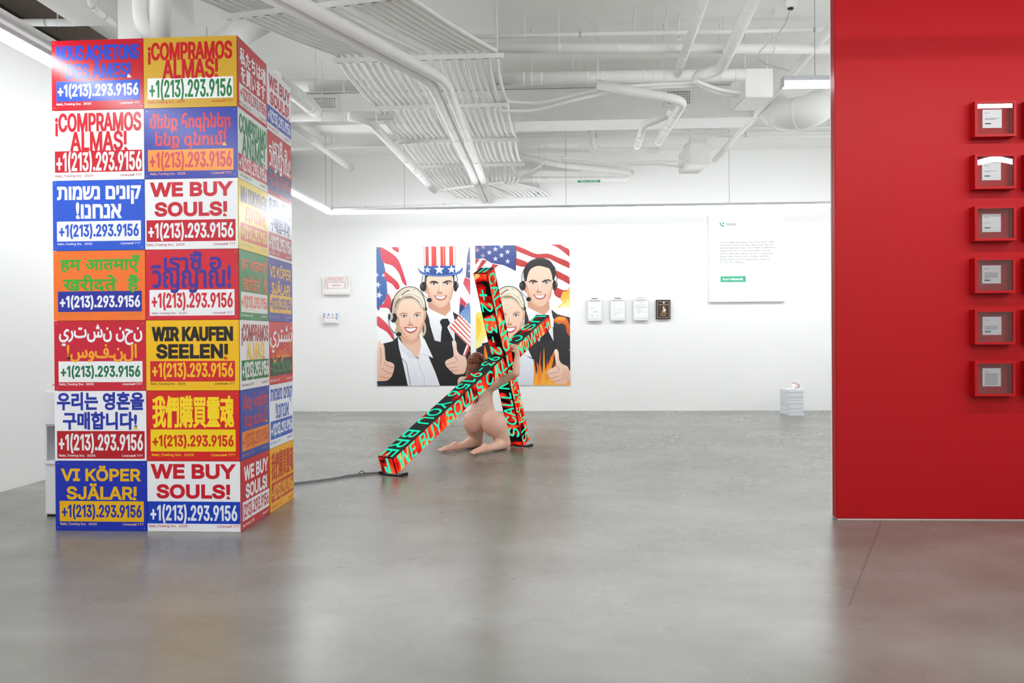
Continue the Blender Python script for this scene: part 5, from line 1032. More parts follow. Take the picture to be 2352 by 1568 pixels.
m.build('stamp_lettering', INKR, r)
r, w, h = canvas_stamp(745, 718, 780, 742.5, 'smaller white canvas with blue PAID stamp')
m = MB()
write(m, 'P', (.03*w, .35*h, .14*w, .93*h), .0372, .002); write(m, 'A', (.26*w, .68*h, .45*w, .92*h), .0372, .002); write(m, 'I', (.59*w, .68*h, .65*w, .92*h), .0372, .003); write(m, 'D', (.83*w, .34*h, .95*w, .93*h), .0372, .003)
write(m, 'By', (.04*w, .12*h, .13*w, .2*h), .0372, .0006); m.poly([(.18*w, .08*h, .0372), (.9*w, .08*h, .0372), (.9*w, .1*h, .0372), (.18*w, .1*h, .0372)])
m.build('stamp_lettering', INKB, r); m = MB(); write(m, 'MAY  1 2025', (.2*w, .46*h, .75*w, .57*h), .0372, .0006); m.build('stamp_date', INKR, r)
# three clipboards
ACR = mat('frosted_acrylic', (226, 228, 229), .25, .5); TXT = mat('grey_document_text', (176, 178, 184), .8)
def clipboard(px0, px1, py0, py1, label, style):
    w, h = (px1-px0)*k, (py1-py0)*k
    r = thing('clipboard', label, 'clipboard', group='clipboards on the far wall', mtx=wall_mtx(px0, py1, .032))
    MB().box((0, 0, 0), (w, h, .03), .008).build('backboard', ACR, r)
    MB().box((.012, .13*h, .0302), (w-.012, h*.965, .0312)).build('paper', PAPER, r)
    c = MB(); c.box((.14*w, .885*h, .0312), (.86*w, .93*h, .040), .003); c.build('clip', ALU, r)
    MB().box((.28*w, h*.985, .008), (.72*w, h*1.015, .03), .003).build('clip_spring', BLACK if style < 2 else ALU, r)
    t = MB(); z = .0315
    if style == 0:
        rows = [(.4, .52, .8), (.18, .5, .60), (.2, .45, .55), (.45, .65, .45), (.42, .68, .42), (.35, .72, .4), (.6, .78, .24), (.4, .62, .12)]
    elif style == 1: rows = [(.18, .36, .75), (.18, .32, .68), (.18, .3, .63), (.18, .34, .58), (.18, .85, .5), (.2, .3, .45), (.22, .75, .38), (.18, .6, .31), (.18, .4, .26), (.18, .3, .2)]
    else: rows = [(.42, .62, .82), (.38, .64, .78), (.14, .9, .68), (.14, .5, .66), (.14, .88, .6), (.14, .9, .575), (.14, .85, .55), (.14, .45, .5), (.22, .6, .455), (.22, .5, .43), (.22, .85, .37), (.22, .4, .34), (.55, .9, .12)]
    for a, b, y in rows: t.poly([(a*w, y*h, z), (b*w, y*h, z), (b*w, y*h+.004, z), (a*w, y*h+.004, z)])
    if style == 0: t.lathe((.32*w, .25*h, .0305), [(.012, 0), (.012, .0015)], 16)
    t.build('document_lines', TXT, r)
clipboard(1349, 1381.5, 687.5, 738, 'clipboard with a round seal on its page, nearest the posters', 0)
clipboard(1401.5, 1434.5, 686.5, 737, 'clipboard holding a faint page, middle of three', 1)
clipboard(1454, 1487.5, 686, 736.5, 'clipboard with paragraph page beside the dark plaque', 2)
w, h = 32*k, 43*k
r = thing('award_plaque', 'dark wooden framed plaque with gold border and small portrait', 'plaque', mtx=wall_mtx(1506, 733, .026))
GOLD = mat('gold_print', (176, 128, 84), .45, .5, .3)
MB().box((0, 0, 0), (w, h, .025), .004).build('board', mat('dark_walnut', (48, 26, 18), .4, noise=.4, nscale=14), r)
MB().box((.06*w, .07*h, .0252), (.94*w, .92*h, .0262)).build('black_plate', mat('black_plate', (34, 28, 22), .35), r)
m = MB()
for a in ((.08, .08, .92, .10), (.08, .90, .92, .915), (.08, .08, .105, .915), (.895, .08, .92, .915)): m.poly([(a[0]*w, a[1]*h, .0265), (a[2]*w, a[1]*h, .0265), (a[2]*w, a[3]*h, .0265), (a[0]*w, a[3]*h, .0265)])
for a in ((.16, .735, .86, .76), (.24, .255, .80, .27), (.3, .185, .70, .215), (.28, .3, .73, .31), (.28, .68, .73, .69), (.28, .3, .30, .69), (.71, .3, .73, .69)): m.poly([(a[0]*w, a[1]*h, .0266), (a[2]*w, a[1]*h, .0266), (a[2]*w, a[3]*h, .0266), (a[0]*w, a[3]*h, .0266)])
m.build('gold_border', mat('pale_gold_print', (206, 168, 118), .45), r)
A = Art(w, h, lambda p: p, .0002); A.n = 540
A.ell(.5, .155, .07, .045, (236, 232, 226)); A.ell(.5, .15, .03, .02, (80, 70, 60)); A.poly([(.31, .32), (.70, .32), (.70, .69), (.31, .69)], (40, 30, 26)); A.ell(.48, .42, .07, .06, (224, 176, 150)); A.poly([(.36, .68), (.38, .52), (.48, .48), (.62, .46), (.64, .58), (.60, .68)], (170, 120, 96)); A.poly([(.46, .58), (.54, .47), (.62, .46), (.62, .56), (.52, .62)], (240, 236, 230)); A.ell(.49, .385, .06, .03, (228, 206, 186)); A.poly([(.32, .66), (.70, .64), (.70, .69), (.32, .69)], (120, 104, 50))
A.mb.build('portrait', PRINT, r)
# big white Voice canvas
x0, x1, yb_, zt = 1627.5, 1800, 694, 3.30
pa_, pb_ = at_y(x0, yb_, YB), at_y(x1, yb_-1, YB); w = pb_.x-pa_.x; zb = pa_.z; h = zt-zb; TH = .055
big = MB().box((0, 0, 0), (w, h, TH), .004).build('text_canvas', mat('white_text_canvas', (246, 247, 248), .6, .3))
big.matrix_world = frame_mtx(Vector((pa_.x, YB-.0005, zb)), (1, 0, 0), (0, 0, 1), (0, -1, 0)); tag(big, 'big white canvas printed with a voice message and green PLAY MESSAGE button', 'painting')
kk = w/1172.0                        # metres per crop unit
cx = lambda x: (x-52)*kk
cy = lambda y: (1455-y)*kk
z = TH+.0006
m = MB(); write(m, 'Voice', (cx(330), cy(250), cx(472), cy(208)), z, .0006); m.build('title', mat('grey_title_ink', (90, 94, 100), .7), big)
m = MB()
for t, xe, yb2 in (('Hi, I am a really sweet person. I work as an escort. I take', 1055, 528), ('care of my boyfriend. We lived in West Virginia right now. I', 1078, 572), ("send him about $200 a day. I live in hotels. I'm addicted to", 1078, 616), ("fentanyl. But, like I'm a really sweet person. And, like I", 1028, 662), ("don't lie, cheat, steal. Like, all in all, like, I'm a really good", 1052, 707), ('person. Yeah, I think my soul is probably worth like', 978, 752), ('$1,000. Thanks so much. Just give me a call back at', 1000, 798), ('213.293.9156. Thank you.', 608, 843)):
    write(m, t, (cx(226), cy(yb2), cx(xe), cy(yb2-26)), z, .0006)
m.build('message_text', mat('light_grey_ink', (132, 132, 138), .7), big)
bt = MB().poly([(cx(230), cy(1142), z), (cx(625), cy(1142), z), (cx(625), cy(1050), z), (cx(230), cy(1050), z)]).build('play_button', mat('green_button_ink', (66, 176, 136), .6), big)
m = MB(); write(m, 'PLAY MESSAGE', (cx(266), cy(1112), cx(580), cy(1082)), z+.0006, .0022, slant=.12); m.build('button_lettering', mat('white_ink', (245, 248, 246), .6), bt)
m = MB(); arc = [(232, 208), (236, 232), (256, 252), (290, 258)]
P = smooth_path([(cx(x), cy(y), z) for x, y in arc], 6)
L_, R_ = [], []
for i, p in enumerate(P):
    d = (P[min(i+1, len(P)-1)]-P[max(i-1, 0)]).normalized(); n = Vector((-d.y, d.x, 0)); wd_ = (7+5*abs(2*i/(len(P)-1)-1)**2)*kk
    L_.append(p+n*wd_); R_.append(p-n*wd_)
for i in range(len(P)-1): m.poly([L_[i], R_[i], R_[i+1], L_[i+1]])
m.poly([(cx(266), cy(226), z), (cx(294), cy(226), z), (cx(292), cy(212), z), (cx(280), cy(204), z), (cx(266), cy(204), z)]); m.build('phone_icon', mat('green_icon_ink', (40, 158, 106), .6), big)

# ------------------------------------------------------------------ stack of paper and mug at the far right
sa, sb = at_z(1813, 954.0), at_z(1846, 953.5); ex = (sb-sa).normalized(); ey = Vector((-ex.y, ex.x, 0)); sw_ = (sb-sa).length; sdp = .36
top_z = at_y(1813, 894.5, sa.y).z; st_ = MB(); n_ = 30; rr = random.Random(5)
for i in range(n_):
    a, b = top_z*i/n_, top_z*(i+1)/n_
    o = ex*rr.uniform(-.004, .004)+ey*rr.uniform(-.004, .004); t_ = rr.uniform(0.88, .97)
    st_.obox(sa+ex*sw_/2+ey*sdp/2+o+Vector((0, 0, (a+b)/2)), ex, ey, (0, 0, 1), sw_/2, sdp/2, (b-a)/2*t_)
so = st_.build('paper_stack', mat('paper_edges', (230, 231, 236), .8, .2), org=sa+ex*sw_/2+ey*sdp/2); tag(so, 'waist-low stack of white printed sheets standing on the floor by the far wall', 'paper stack')
mc = at_y(1824.5, 891.5, sa.y+.14); mc = Vector((mc.x, sa.y+.14, top_z)); mr, mh_ = .042, .098
mug = thing('mug', 'white mug with red handle on top of the paper stack', 'mug', mc)
MB().lathe((0, 0, 0), [(mr*.9, 0), (mr, .006), (mr, mh_), (mr-.004, mh_), (mr-.004, .01), (.001, .009)], 24).build('cup', mat('white_glaze', (240, 238, 238), .15), mug)
MB().sweep(smooth_path([(mr-.002, 0, .082), (mr+.028, 0, .07), (mr+.032, 0, .045), (mr+.018, 0, .022), (mr-.002, 0, .014)], 6), .0055, 8).build('handle', mat('red_glaze', (150, 40, 66), .2), mug)
m = MB(); m.lathe((0, 0, 0), [(mr+.0006, mh_-.006), (mr+.0006, mh_+.0006), (mr-.004, mh_+.0006)], 24); m.build('rim', mat('red_glaze', (150, 40, 66)), mug)
m = MB()
for y0_, y1_, a0, a1 in ((.066, .076, -95, -30), (.048, .055, -75, -35), (.014, .03, -95, -35)):
    for i in range(6):
        if y1_-y0_ > .009 and i % 3 == 2: continue
        a, b = math.radians(a0+(a1-a0)*i/6), math.radians(a0+(a1-a0)*(i+.8)/6); R3 = mr+.0007
        m.poly([(R3*math.cos(a), R3*math.sin(a), y0_), (R3*math.cos(b), R3*math.sin(b), y0_), (R3*math.cos(b), R3*math.sin(b), y1_), (R3*math.cos(a), R3*math.sin(a), y1_)])
m.build('printed_lines', mat('red_mug_print', (176, 110, 124), .4), mug)

# ------------------------------------------------------------------ red box frames on the red wall
GLASS = bpy.data.materials.new('frame_glazing'); GLASS.use_nodes = True
nt = GLASS.node_tree; nt.nodes.clear(); N = nt.nodes.new
tr = N('ShaderNodeBsdfTransparent'); gl = N('ShaderNodeBsdfGlossy'); gl.inputs['Roughness'].default_value = .012; fr2 = N('ShaderNodeFresnel'); fr2.inputs[0].default_value = 1.5
ms = N('ShaderNodeMixShader'); om = N('ShaderNodeOutputMaterial')
mult = N('ShaderNodeMath'); mult.operation = 'MULTIPLY_ADD'; mult.inputs[1].default_value = 1.4; mult.inputs[2].default_value = .02
nt.links.new(fr2.outputs[0], mult.inputs[0]); nt.links.new(mult.outputs[0], ms.inputs[0]); nt.links.new(tr.outputs[0], ms.inputs[1]); nt.links.new(gl.outputs[0], ms.inputs[2]); nt.links.new(ms.outputs[0], om.inputs[0])
CARD = mat('white_card', (238, 238, 238), .7); CTX = mat('card_text', (120, 122, 126), .8); CGR = mat('card_button', (70, 108, 100), .7)
YFR = YRED-.078
FY = [(230, 314), (352, 434), (472, 553), (591, 673), (710, 791), (829, 910)]
CARDPOS = [((2257, 2301), (251, 294), [(.62, 1), (.58, .8), (.55, .65)]), ((2256, 2299), (372, 414), [(.6, .9), (.56, .55)]), ((2256, 2299), (491, 533), [(.6, .4)]), ((2256, 2299), (609, 651), [(.68-.045*i, (.95, .9, .93, .92, .95, .9, .88, .2)[i]) for i in range(8)]), ((2257, 2300), (727, 769), [(.58-.045*i, (.95, .9, .93, .9, .8, .1)[i]) for i in range(6)]), ((2257, 2299), (845, 887), [(.80-.042*i, .9) for i in range(16)])]
ORD = ['top', 'second', 'third', 'fourth', 'fifth', 'bottom']
WORDS = ['with three short text lines on its card, topmost of the nearer column', 'with two text lines on its card, second from the top', 'with a single short line on its card, third from the top', 'with an eight line paragraph on its card, fourth from the top', 'with a six line paragraph on its card, fifth from the top', 'with a card filled by dense text, lowest of the nearer column']
for colm in range(2):
    for i, (ya, yb2) in enumerate(FY):
        pa_ = at_y(2239.5, yb2, YFR); pb_ = at_y(2334.5 if i < 3 else 2332.5, ya, YFR)
        w, h = pb_.x-pa_.x, pb_.z-pa_.z; x_ = pa_.x+colm*(at_y(2360, 600, YFR).x-at_y(2240, 600, YFR).x)
        r = thing('box_frame', ('red box frame '+WORDS[i]) if colm == 0 else 'red box frame at the picture edge, %s of the farther column' % ORD[i], 'picture frame', group='red box frames', mtx=frame_mtx(Vector((x_, YRED-.0005, pa_.z)), (1, 0, 0), (0, 0, 1), (0, -1, 0)))
        D, b_ = .078, .017; fm = MB()
        for a, c in (((0, 0, 0), (w, b_, D)), ((0, h-b_, 0), (w, h, D)), ((0, b_, 0), (b_, h-b_, D)), ((w-b_, b_, 0), (w, h-b_, D))): fm.box(a, c)
        fm.build('frame', REDW, r); MB().box((b_, b_, .002), (w-b_, h-b_, .008)).build('backing', RED, r)
        tilt = 0.0; gm = MB(); nn_ = 12      # the acrylic bows slightly
        vs = [[gm.vert((b_+(w-2*b_)*a/nn_, b_+(h-2*b_)*c/nn_, D-.008+(-.00035 if i == 1 else .0)*math.sin(math.pi*c/nn_)*math.sin(math.pi*a/nn_)+tilt*c/nn_)) for a in range(nn_+1)] for c in range(nn_+1)]
        for a in range(nn_):
            for c in range(nn_): gm.face((vs[c][a], vs[c][a+1], vs[c+1][a+1], vs[c+1][a]), True)
        gm.build('glazing', GLASS, r)
        (cx0, cx1), (cy0, cy1), ln = CARDPOS[i]; q0 = at_y(cx0, cy1, YRED-.014); q1 = at_y(cx1, cy0, YRED-.014)
        u0, v0, u1, v1 = q0.x-pa_.x, q0.z-pa_.z, q1.x-pa_.x, q1.z-pa_.z; cw_, ch_ = u1-u0, v1-v0
        cd_ = MB().box((u0, v0, .009), (u1, v1, .013)).build('message_card', CARD, r); t = MB()
        for y, l in ln: t.poly([(u0+.12*cw_, v0+(y-.1)*ch_, .0134), (u0+(.12+.78*l)*cw_, v0+(y-.1)*ch_, .0134), (u0+(.12+.78*l)*cw_, v0+(y-.082)*ch_, .0134), (u0+.12*cw_, v0+(y-.082)*ch_, .0134)])
        t.poly([(u0+.24*cw_, v0+.8*ch_, .0134), (u0+.38*cw_, v0+.8*ch_, .0134), (u0+.38*cw_, v0+.82*ch_, .0134), (u0+.24*cw_, v0+.82*ch_, .0134)]); t.lathe((u0+.17*cw_, v0+.815*ch_, .0128), [(.004, 0), (.004, .0007)], 10)
        t.build('card_lines', CTX, cd_)
        if i < 5:
            by = .20 if i < 3 else .14
            MB().poly([(u0+.12*cw_, v0+by*ch_, .0134), (u0+.44*cw_, v0+by*ch_, .0134), (u0+.44*cw_, v0+(by+.075)*ch_, .0134), (u0+.12*cw_, v0+(by+.075)*ch_, .0134)]).build('card_button', CGR, cd_)

# ------------------------------------------------------------------ water dispenser behind the tower, with a folded print on top
DW, DDp = .345, .33; d0 = at_z(103, 1186); DH = at_y(98, 896, d0.y).z; dx0 = d0.x-.002; dy0 = d0.y
disp = thing('water_dispenser', 'white water dispenser half hidden behind the sign tower', 'water dispenser', (dx0+DW/2, dy0+DDp/2, 0))
PLW = mat('white_plastic', (232, 231, 235), .35); PLG = mat('pale_grey_plastic', (214, 213, 222), .4)
B = lambda a, c, bev=0.0: MB().box((a[0]-DW/2, a[1]-DDp/2, a[2]), (c[0]-DW/2, c[1]-DDp/2, c[2]), bev)
B((.004, 0, .015), (DW-.004, DDp, .375), .008).build('lower_cabinet', PLW, disp)
B((.012, .012, 0), (DW-.012, DDp-.012, .016)).build('plinth', DARK, disp)
B((.002, -.012, .375), (DW-.002, DDp, .402), .006).build('drip_tray', PLW, disp)
B((.004, .11, .40), (DW-.004, DDp, .655), .004).build('tap_recess', PLG, disp)
B((.004, 0, .40), (.022, .112, .655), .003).build('side_cheek', PLW, disp)
B((-.006, -.008, .65), (DW+.006, DDp, DH), .014).build('upper_body', PLW, disp)
B((.045, -.016, .662), (DW-.04, -.004, DH-.055), .006).build('front_panel', PLW, disp)
m = MB(); m.sweep([(.10-DW/2, .08-DDp/2, .655), (.10-DW/2, .04-DDp/2, .64), (.10-DW/2, .03-DDp/2, .61)], .012, 8); m.build('tap', PLG, disp); m = MB(); m.sweep([(.22-DW/2, .08-DDp/2, .655), (.22-DW/2, .04-DDp/2, .64), (.22-DW/2, .03-DDp/2, .61)], .012, 8); m.build('tap', PLG, disp)
ba = thing('leaflet_box', 'white paper box with red print lying tilted on the water dispenser', 'box', (dx0+.12, dy0+.17, DH))
m = MB(); m.obox((0.02, 0, .045), (math.cos(.1), 0, math.sin(.1)*1.0), (0, 1, 0), (-math.sin(.1), 0, math.cos(.1)), .15, .12, .008, .003); m.build('folded_print', PAPER, ba)
m = MB(); m.obox((0.025, -.12, .0455), (math.cos(.1), 0, math.sin(.1)), (0, 1, 0), (-math.sin(.1), 0, math.cos(.1)), .11, .0012, .003); m.obox((0.01, -.06, .054), (math.cos(.1), 0, math.sin(.1)), (0, 1, 0), (-math.sin(.1), 0, math.cos(.1)), .06, .02, .0008); m.build('red_print', mat('red_box_print', (206, 50, 60), .6), ba)
m = MB(); m.box((-.06, -.08, 0), (.14, .09, .036), .004); m.build('dark_support', mat('dark_stand', (70, 62, 62), .5), ba)

# ------------------------------------------------------------------ linear LED lights
ZL = 3.21
CABLE = mat('thin_grey_cable', (150, 150, 150), .5)
def linear_light(a, b, label, cables, ztop=ZC):
    a, b = Vector(a), Vector(b); d = (b-a).normalized(); n = Vector((-d.y, d.x, 0)); ln = (b-a).length
    r = thing('linear_light', label, 'ceiling light', a, 'linear LED lights')
    up = Vector((0, 0, 1)); P = lambda t, u, v: d*t+n*u+up*v
    an = [math.radians(178+184*i/14) for i in range(15)]; prof = [(.044*math.cos(q), .044*math.sin(q)) for q in an]
    m = MB(); ra = [m.vert(P(0.004, u, v)) for u, v in prof]; rb = [m.vert(P(ln-.004, u, v)) for u, v in prof]
    for i in range(len(prof)-1): m.face((ra[i], ra[i+1], rb[i+1], rb[i]), True)
    m.face(ra[::-1]); m.face(rb); m.build('diffuser', LIGHT, r)
    m = MB(); m.obox(P(ln/2, 0, .022), d, n, up, ln/2, .047, .019, .003)
    m.obox(P(.001, 0, .0), d, n, up, .003, .045, .041); m.obox(P(ln-.001, 0, .0), d, n, up, .003, .045, .041); m.build('housing', ALU, r)
    for t in cables:
        if 0 < t < ln: MB().sweep([P(t, 0, .040), P(t, 0, ztop-.004-a.z)], .0028, 6).build('suspension_cable', CABLE, r)
    return r
lc = at_z(757, 486, ZL); xl = -3.515
linear_light((xl, -2.8, ZL), (xl+.03, lc.y-.06, ZL), 'long linear light hung along the left wall', [(y+2.8) for y in (1.2, 8.5, 10.95, 12.9)])
br_ = at_z(1905, 469.5, ZL); bd = (br_-lc).normalized(); be = lc+bd*9.2
c0 = [(at_y(x, 476, 13.08).x-lc.x) for x in (929, 1300, 1675)]
linear_light(lc, be, 'long linear light hung across the room before the far wall', [.04]+c0+[c0[-1]+2.44])
sl = at_z(1797, 190, ZL); sdir = (at_z(1907, 189, ZL)-sl).normalized()
linear_light(sl, sl+sdir*4.3, 'short bright linear light end showing beside the top of the red wall', [.25, 2.6])
linear_light((1.1, 4.45, ZL), (6.2, 4.43, ZL), 'linear light hung in front of the red wall above the view', [.3, 2.7, 4.9])
linear_light((-3.3, -2.6, ZL), (6.0, -2.6, ZL), 'linear light hung across the room behind the viewer', [.3, 2.7, 5.1, 7.5])
linear_light((.2, 1.92, ZL), (6.0, 1.92, ZL), 'linear light hung overhead near the viewer', [.3, 2.7, 5.1])
linear_light((6.0, 7.4, ZL), (6.0, 12.9, ZL), 'linear light hung along the hidden right wall', [.3, 2.7, 5.1])

# ------------------------------------------------------------------ pillar, soffit beam
pl_, pr_ = at_y(266, 40, 5.95), at_y(389, 40, 5.95)
struct('pillar', MB().box((pl_.x, pl_.y+.02, 7*SH-.008), (pr_.x, pl_.y+.42, ZC), .008), CEIL, 'white square pillar rising out of the sign tower', 'pillar')
b0, b1 = at_z(176, 61, 3.75), at_z(266, 60, 3.75)
struct('ceiling_beam', MB().box((b0.x, 2.0, 3.75), (b1.x+.04, b0.y, ZC), .006), CEIL, 'white boxed beam under the ceiling above the sign tower', 'beam')

# ------------------------------------------------------------------ pipes, ducts and conduits
def ring(mb, p, d, r, hw):
    d = d.normalized(); mb.sweep([p-d*hw, p-d*hw*.6, p+d*hw*.6, p+d*hw], r, 16, rs=[r*.985, r*1.05, r*1.05, r*.985])
def run(name, label, cat, pts, r, group=None, bend=0.25, bands=(), rods=(), seg=16, m=PIPE, smooth=False):
    """a pipe or duct as one thing; bands and rods sit at fractions of its length"""
    P = smooth_path(pts, 8) if smooth else elbow_path(pts, bend)
    o = Vector(P[len(P)//2])
    ob = MB().sweep(P, r, seg).build(name, m, org=o); tag(ob, label, cat, group)
    L = [0.0]
    for a, b in zip(P, P[1:]): L.append(L[-1]+(b-a).length)
    def at(f):
        s = f*L[-1]
        for i in range(1, len(P)):
            if L[i] >= s: t = (s-L[i-1])/max(L[i]-L[i-1], 1e-6); return P[i-1].lerp(P[i], t), (P[i]-P[i-1]).normalized()
        return P[-1], (P[-1]-P[-2]).normalized()
    for f in bands:
        p, d = at(f); q = MB(); ring(q, p, d, r*1.0, max(.012, r*.14)); q.build('coupling', PIPE if r > .03 else SEAM, ob, org=o)
    for f in rods:
        p, d = at(f); q = MB(); q.sweep([p+Vector((0, 0, r*.8)), Vector((p.x, p.y, ZC-.002))], .006, 6); ring(q, p, d, r*1.02, .012); q.build('hanger_rod', STEEL, ob, org=o)
    return ob
PG, DG = 'white painted pipes under the ceiling', 'white ducts under the ceiling'
run('pipe', 'thin white pipe crossing the ceiling, farthest up the picture', 'pipe', [at_z(1080, 84, 4.15), at_z(1500, 76, 4.15), at_z(1930, 67, 4.15)], .022, PG, rods=(.15, .45, .75), bands=(.3, .93))
run('pipe', 'fat white pipe crossing above the banded duct toward the red wall', 'pipe', [at_z(1118, 110, 4.02), at_z(1940, 112, 4.02)], .047, PG, rods=(.2, .5, .8), bands=(.36, .66))
c1, c2, c3 = at_z(1128, 182, 3.88), at_z(1560, 174, 3.88), at_z(1712, 172, 3.88)
run('round_duct', 'banded round white duct running to the upper white box', 'duct', [c1, c2, c3], .062, DG, bands=(.13, .2, .38, .44, .60, .64, .83, .87, .96), rods=(.16, .42, .68, .9))
run('round_duct', 'slim ribbed round duct dropping from the top onto the banded duct', 'duct', [at_z(1622, -14, 4.0), at_z(1551, 184, 3.87)], .040, DG, bands=(.12, .2, .28, .42, .5, .56, .61, .66, .71, .76, .9))
run('round_duct', 'wide smooth round duct bending from the top into the banded duct', 'duct', [at_z(1740, -22, 4.02), at_z(1655, 160, 3.9), at_z(1590, 178, 3.86)], .056, DG, bend=.12, bands=(.16, .3, .64))
run('round_duct', 'white duct elbow slanting across the right ceiling grille', 'duct', [at_z(1372, 193, 3.8), at_z(1572, 232, 3.6), at_z(1512, 326, 3.52)], .047, DG, bend=.14, bands=(.3, .55, .68, .76, .84, .88, .92, .96))
run('round_duct', 'short ribbed duct branch hanging left of the slanting elbow', 'duct', [at_z(1538, 262, 3.64), at_z(1480, 286, 3.62), at_z(1463, 336, 3.56)], .042, DG, bend=.1, bands=(.12, .2, .28, .5, .66, .78, .86, .94))
run('pipe', 'white pipe dropping and turning toward the ribbed ducts', 'pipe', [at_z(1357, 262, 4.3), at_z(1358, 346, 3.92), at_z(1512, 346, 3.92)], .05, PG, bend=.16, bands=(.45, .9))
run('pipe', 'long straight white pipe receding behind the white boxes on the right', 'pipe', [at_z(1925, 47, 4.05), at_z(1642, 368, 4.0)], .043, PG, bands=(.12, .55, .85), rods=(.3,))
for i, (y, y2, nm) in enumerate(((299, 293, 'upper'), (308, 305, 'middle'), (314, 312, 'lower'))):
    run('conduit_pipe', 'thin %s pipe of the three crossing under the big rectangular duct' % nm, 'pipe', [at_z(1150, y, 4.15-.06*i), at_z(1560, (y+y2)/2, 4.15-.06*i), at_z(1930, y2, 4.15-.06*i)], .014, 'thin pipes in a row', rods=(.1, .35, .6, .85) if i == 0 else (), bands=(.28, .72), seg=8)
run('round_duct', 'insulated white duct at the left behind the first tray bars', 'duct', [at_z(640, 196, 3.93), at_z(842, 197, 3.93)], .062, DG, bands=(.35, .5, .75, .95), rods=(.42,))
run('round_duct', 'fat white duct end pointing at the left ceiling grille', 'duct', [at_z(630, 178, 3.75), at_z(690, 225, 3.75), at_z(724, 254, 3.75)], .075, DG, bands=(.5, .85))
run('pipe', 'white pipe passing below the left ceiling grille', 'pipe', [at_z(630, 269, 3.78), at_z(905, 266, 3.78)], .053, PG, bands=(.6, .73, .86), rods=(.4,))
run('pipe', 'slanting white pipe falling toward the far wall left of the conduits', 'pipe', [at_z(800, 267, 3.76), at_z(848, 277, 3.74), Vector((at_z(998, 438, 3.55).x, min(at_z(998, 438, 3.55).y, YB), 3.55))], .052, PG, bend=.1, bands=(.12, .5, .62, .66, .72), smooth=False)
run('pipe', 'gently rising white pipe crossing behind the slanting pipe', 'pipe', [at_z(640, 341, 3.85), at_z(915, 327, 3.92)], .042, PG, bands=(.3,))
run('round_duct', 'ribbed white duct with a capped end left of the conduits', 'duct', [at_z(650, 272, 3.9), at_z(735, 335, 3.86), at_z(806, 386, 3.84)], .05, DG, bands=(.35, .55, .62, .72, .80, .86, .92, .97))
run('pipe', 'pipe run marked gray water with a green tag', 'pipe', [at_y(1166, 412, 14.2), at_y(1440, 412, 14.2), at_y(1452, 396, 14.35)], .045, PG, bend=.06, bands=(.05, .2, .3, .5, .7), rods=(.24, .55))
gw0, gw1 = at_y(1327, 419, 14.15), at_y(1378.5, 413.5, 14.15)
gwr = MB().box((gw0.x, 14.149, gw0.z), (gw1.x, 14.153, gw1.z)).build('pipe_tag', mat('green_tag', (24, 140, 98), .5), org=(gw0.x, 14.15, gw0.z)); tag(gwr, 'small green tag reading GRAY WATER on the far pipe', 'sign')
m = MB(); hgt = gw1.z-gw0.z; letters(m, latin('GRAY WATER'), (gw0.x+.04, gw0.z+.2*hgt, gw1.x-.04, gw1.z-.2*hgt), 0, .0015, 'cap', lambda x, y, z: (x, 14.1475, y)); m.build('tag_lettering', mat('white_tag_ink', (214, 236, 226), .5), gwr, org=(gw0.x, 14.15, gw0.z))
run('pipe', 'pipe slanting down to the gray water run', 'pipe', [at_y(1172, 352, 14.2), at_y(1282, 378, 14.1), at_y(1448, 397, 14.2)], .05, PG, bend=.2, bands=(.4, .75), rods=(.3, .7))
run('pipe', 'left of the two white pipes dropping into the sign tower', 'pipe', [at_y(322, -258, 5.82), at_y(322, 45, 5.82), at_y(350, 95, 5.83)], .052, PG, bend=.12, bands=(.55,))
run('pipe', 'right of the two white pipes dropping into the sign tower', 'pipe', [at_y(367, -258, 5.81), at_y(367, 100, 5.81)], .064, PG, bands=(.42, .58))
run('sprinkler_pipe', 'thin jointed pipe beneath the boxed beam at upper left', 'pipe', [at_z(206, -6, 3.62), at_z(210, 14, 3.62), at_z(262, 55, 3.62)], .022, PG, bend=.06, bands=(.3, .7), rods=(.45,), seg=10)
run('pipe', 'white pipe running just above the left wall light', 'pipe', [Vector((xl-.06, 1.5, 3.375)), Vector((xl-.05, 7.6, 3.375))], .032, PG, bands=(.4, .62), rods=(.55,))
run('pipe', 'grey white pipe crossing the dark corner at upper left', 'pipe', [at_z(40, 52, 3.95), at_z(172, 52, 3.95)], .03, PG, bands=(.5,), rods=(.7,))
run('round_duct', 'wide slanting duct behind the first tray bar above the tower', 'duct', [at_z(470, 130, 4.0), at_z(640, 20, 4.05)], .12, DG, bands=(.5,))
# big diagonal pair of pipes under the conduit trays
zA = 3.62
eA, eB = at_z(988, 186, zA), at_z(1022, 184, zA)
run('drain_pipe', 'nearer of two long parallel pipes under the conduit trays', 'pipe', [at_z(560, -40, zA), eA, Vector((at_z(1111, 458, zA-.02).x, YB-.02, zA-.02))], .052, 'long parallel pipes', bend=.22, bands=(.30, .44, .50, .80), rods=(.2, .6))
run('drain_pipe', 'farther right of two long parallel pipes under the conduit trays', 'pipe', [at_z(600, -42, zA), eB, Vector((at_z(1127, 460, zA-.02).x, YB-.02, zA-.02))], .050, 'long parallel pipes', bend=.22, bands=(.30, .44, .50, .80), rods=(.24, .64))
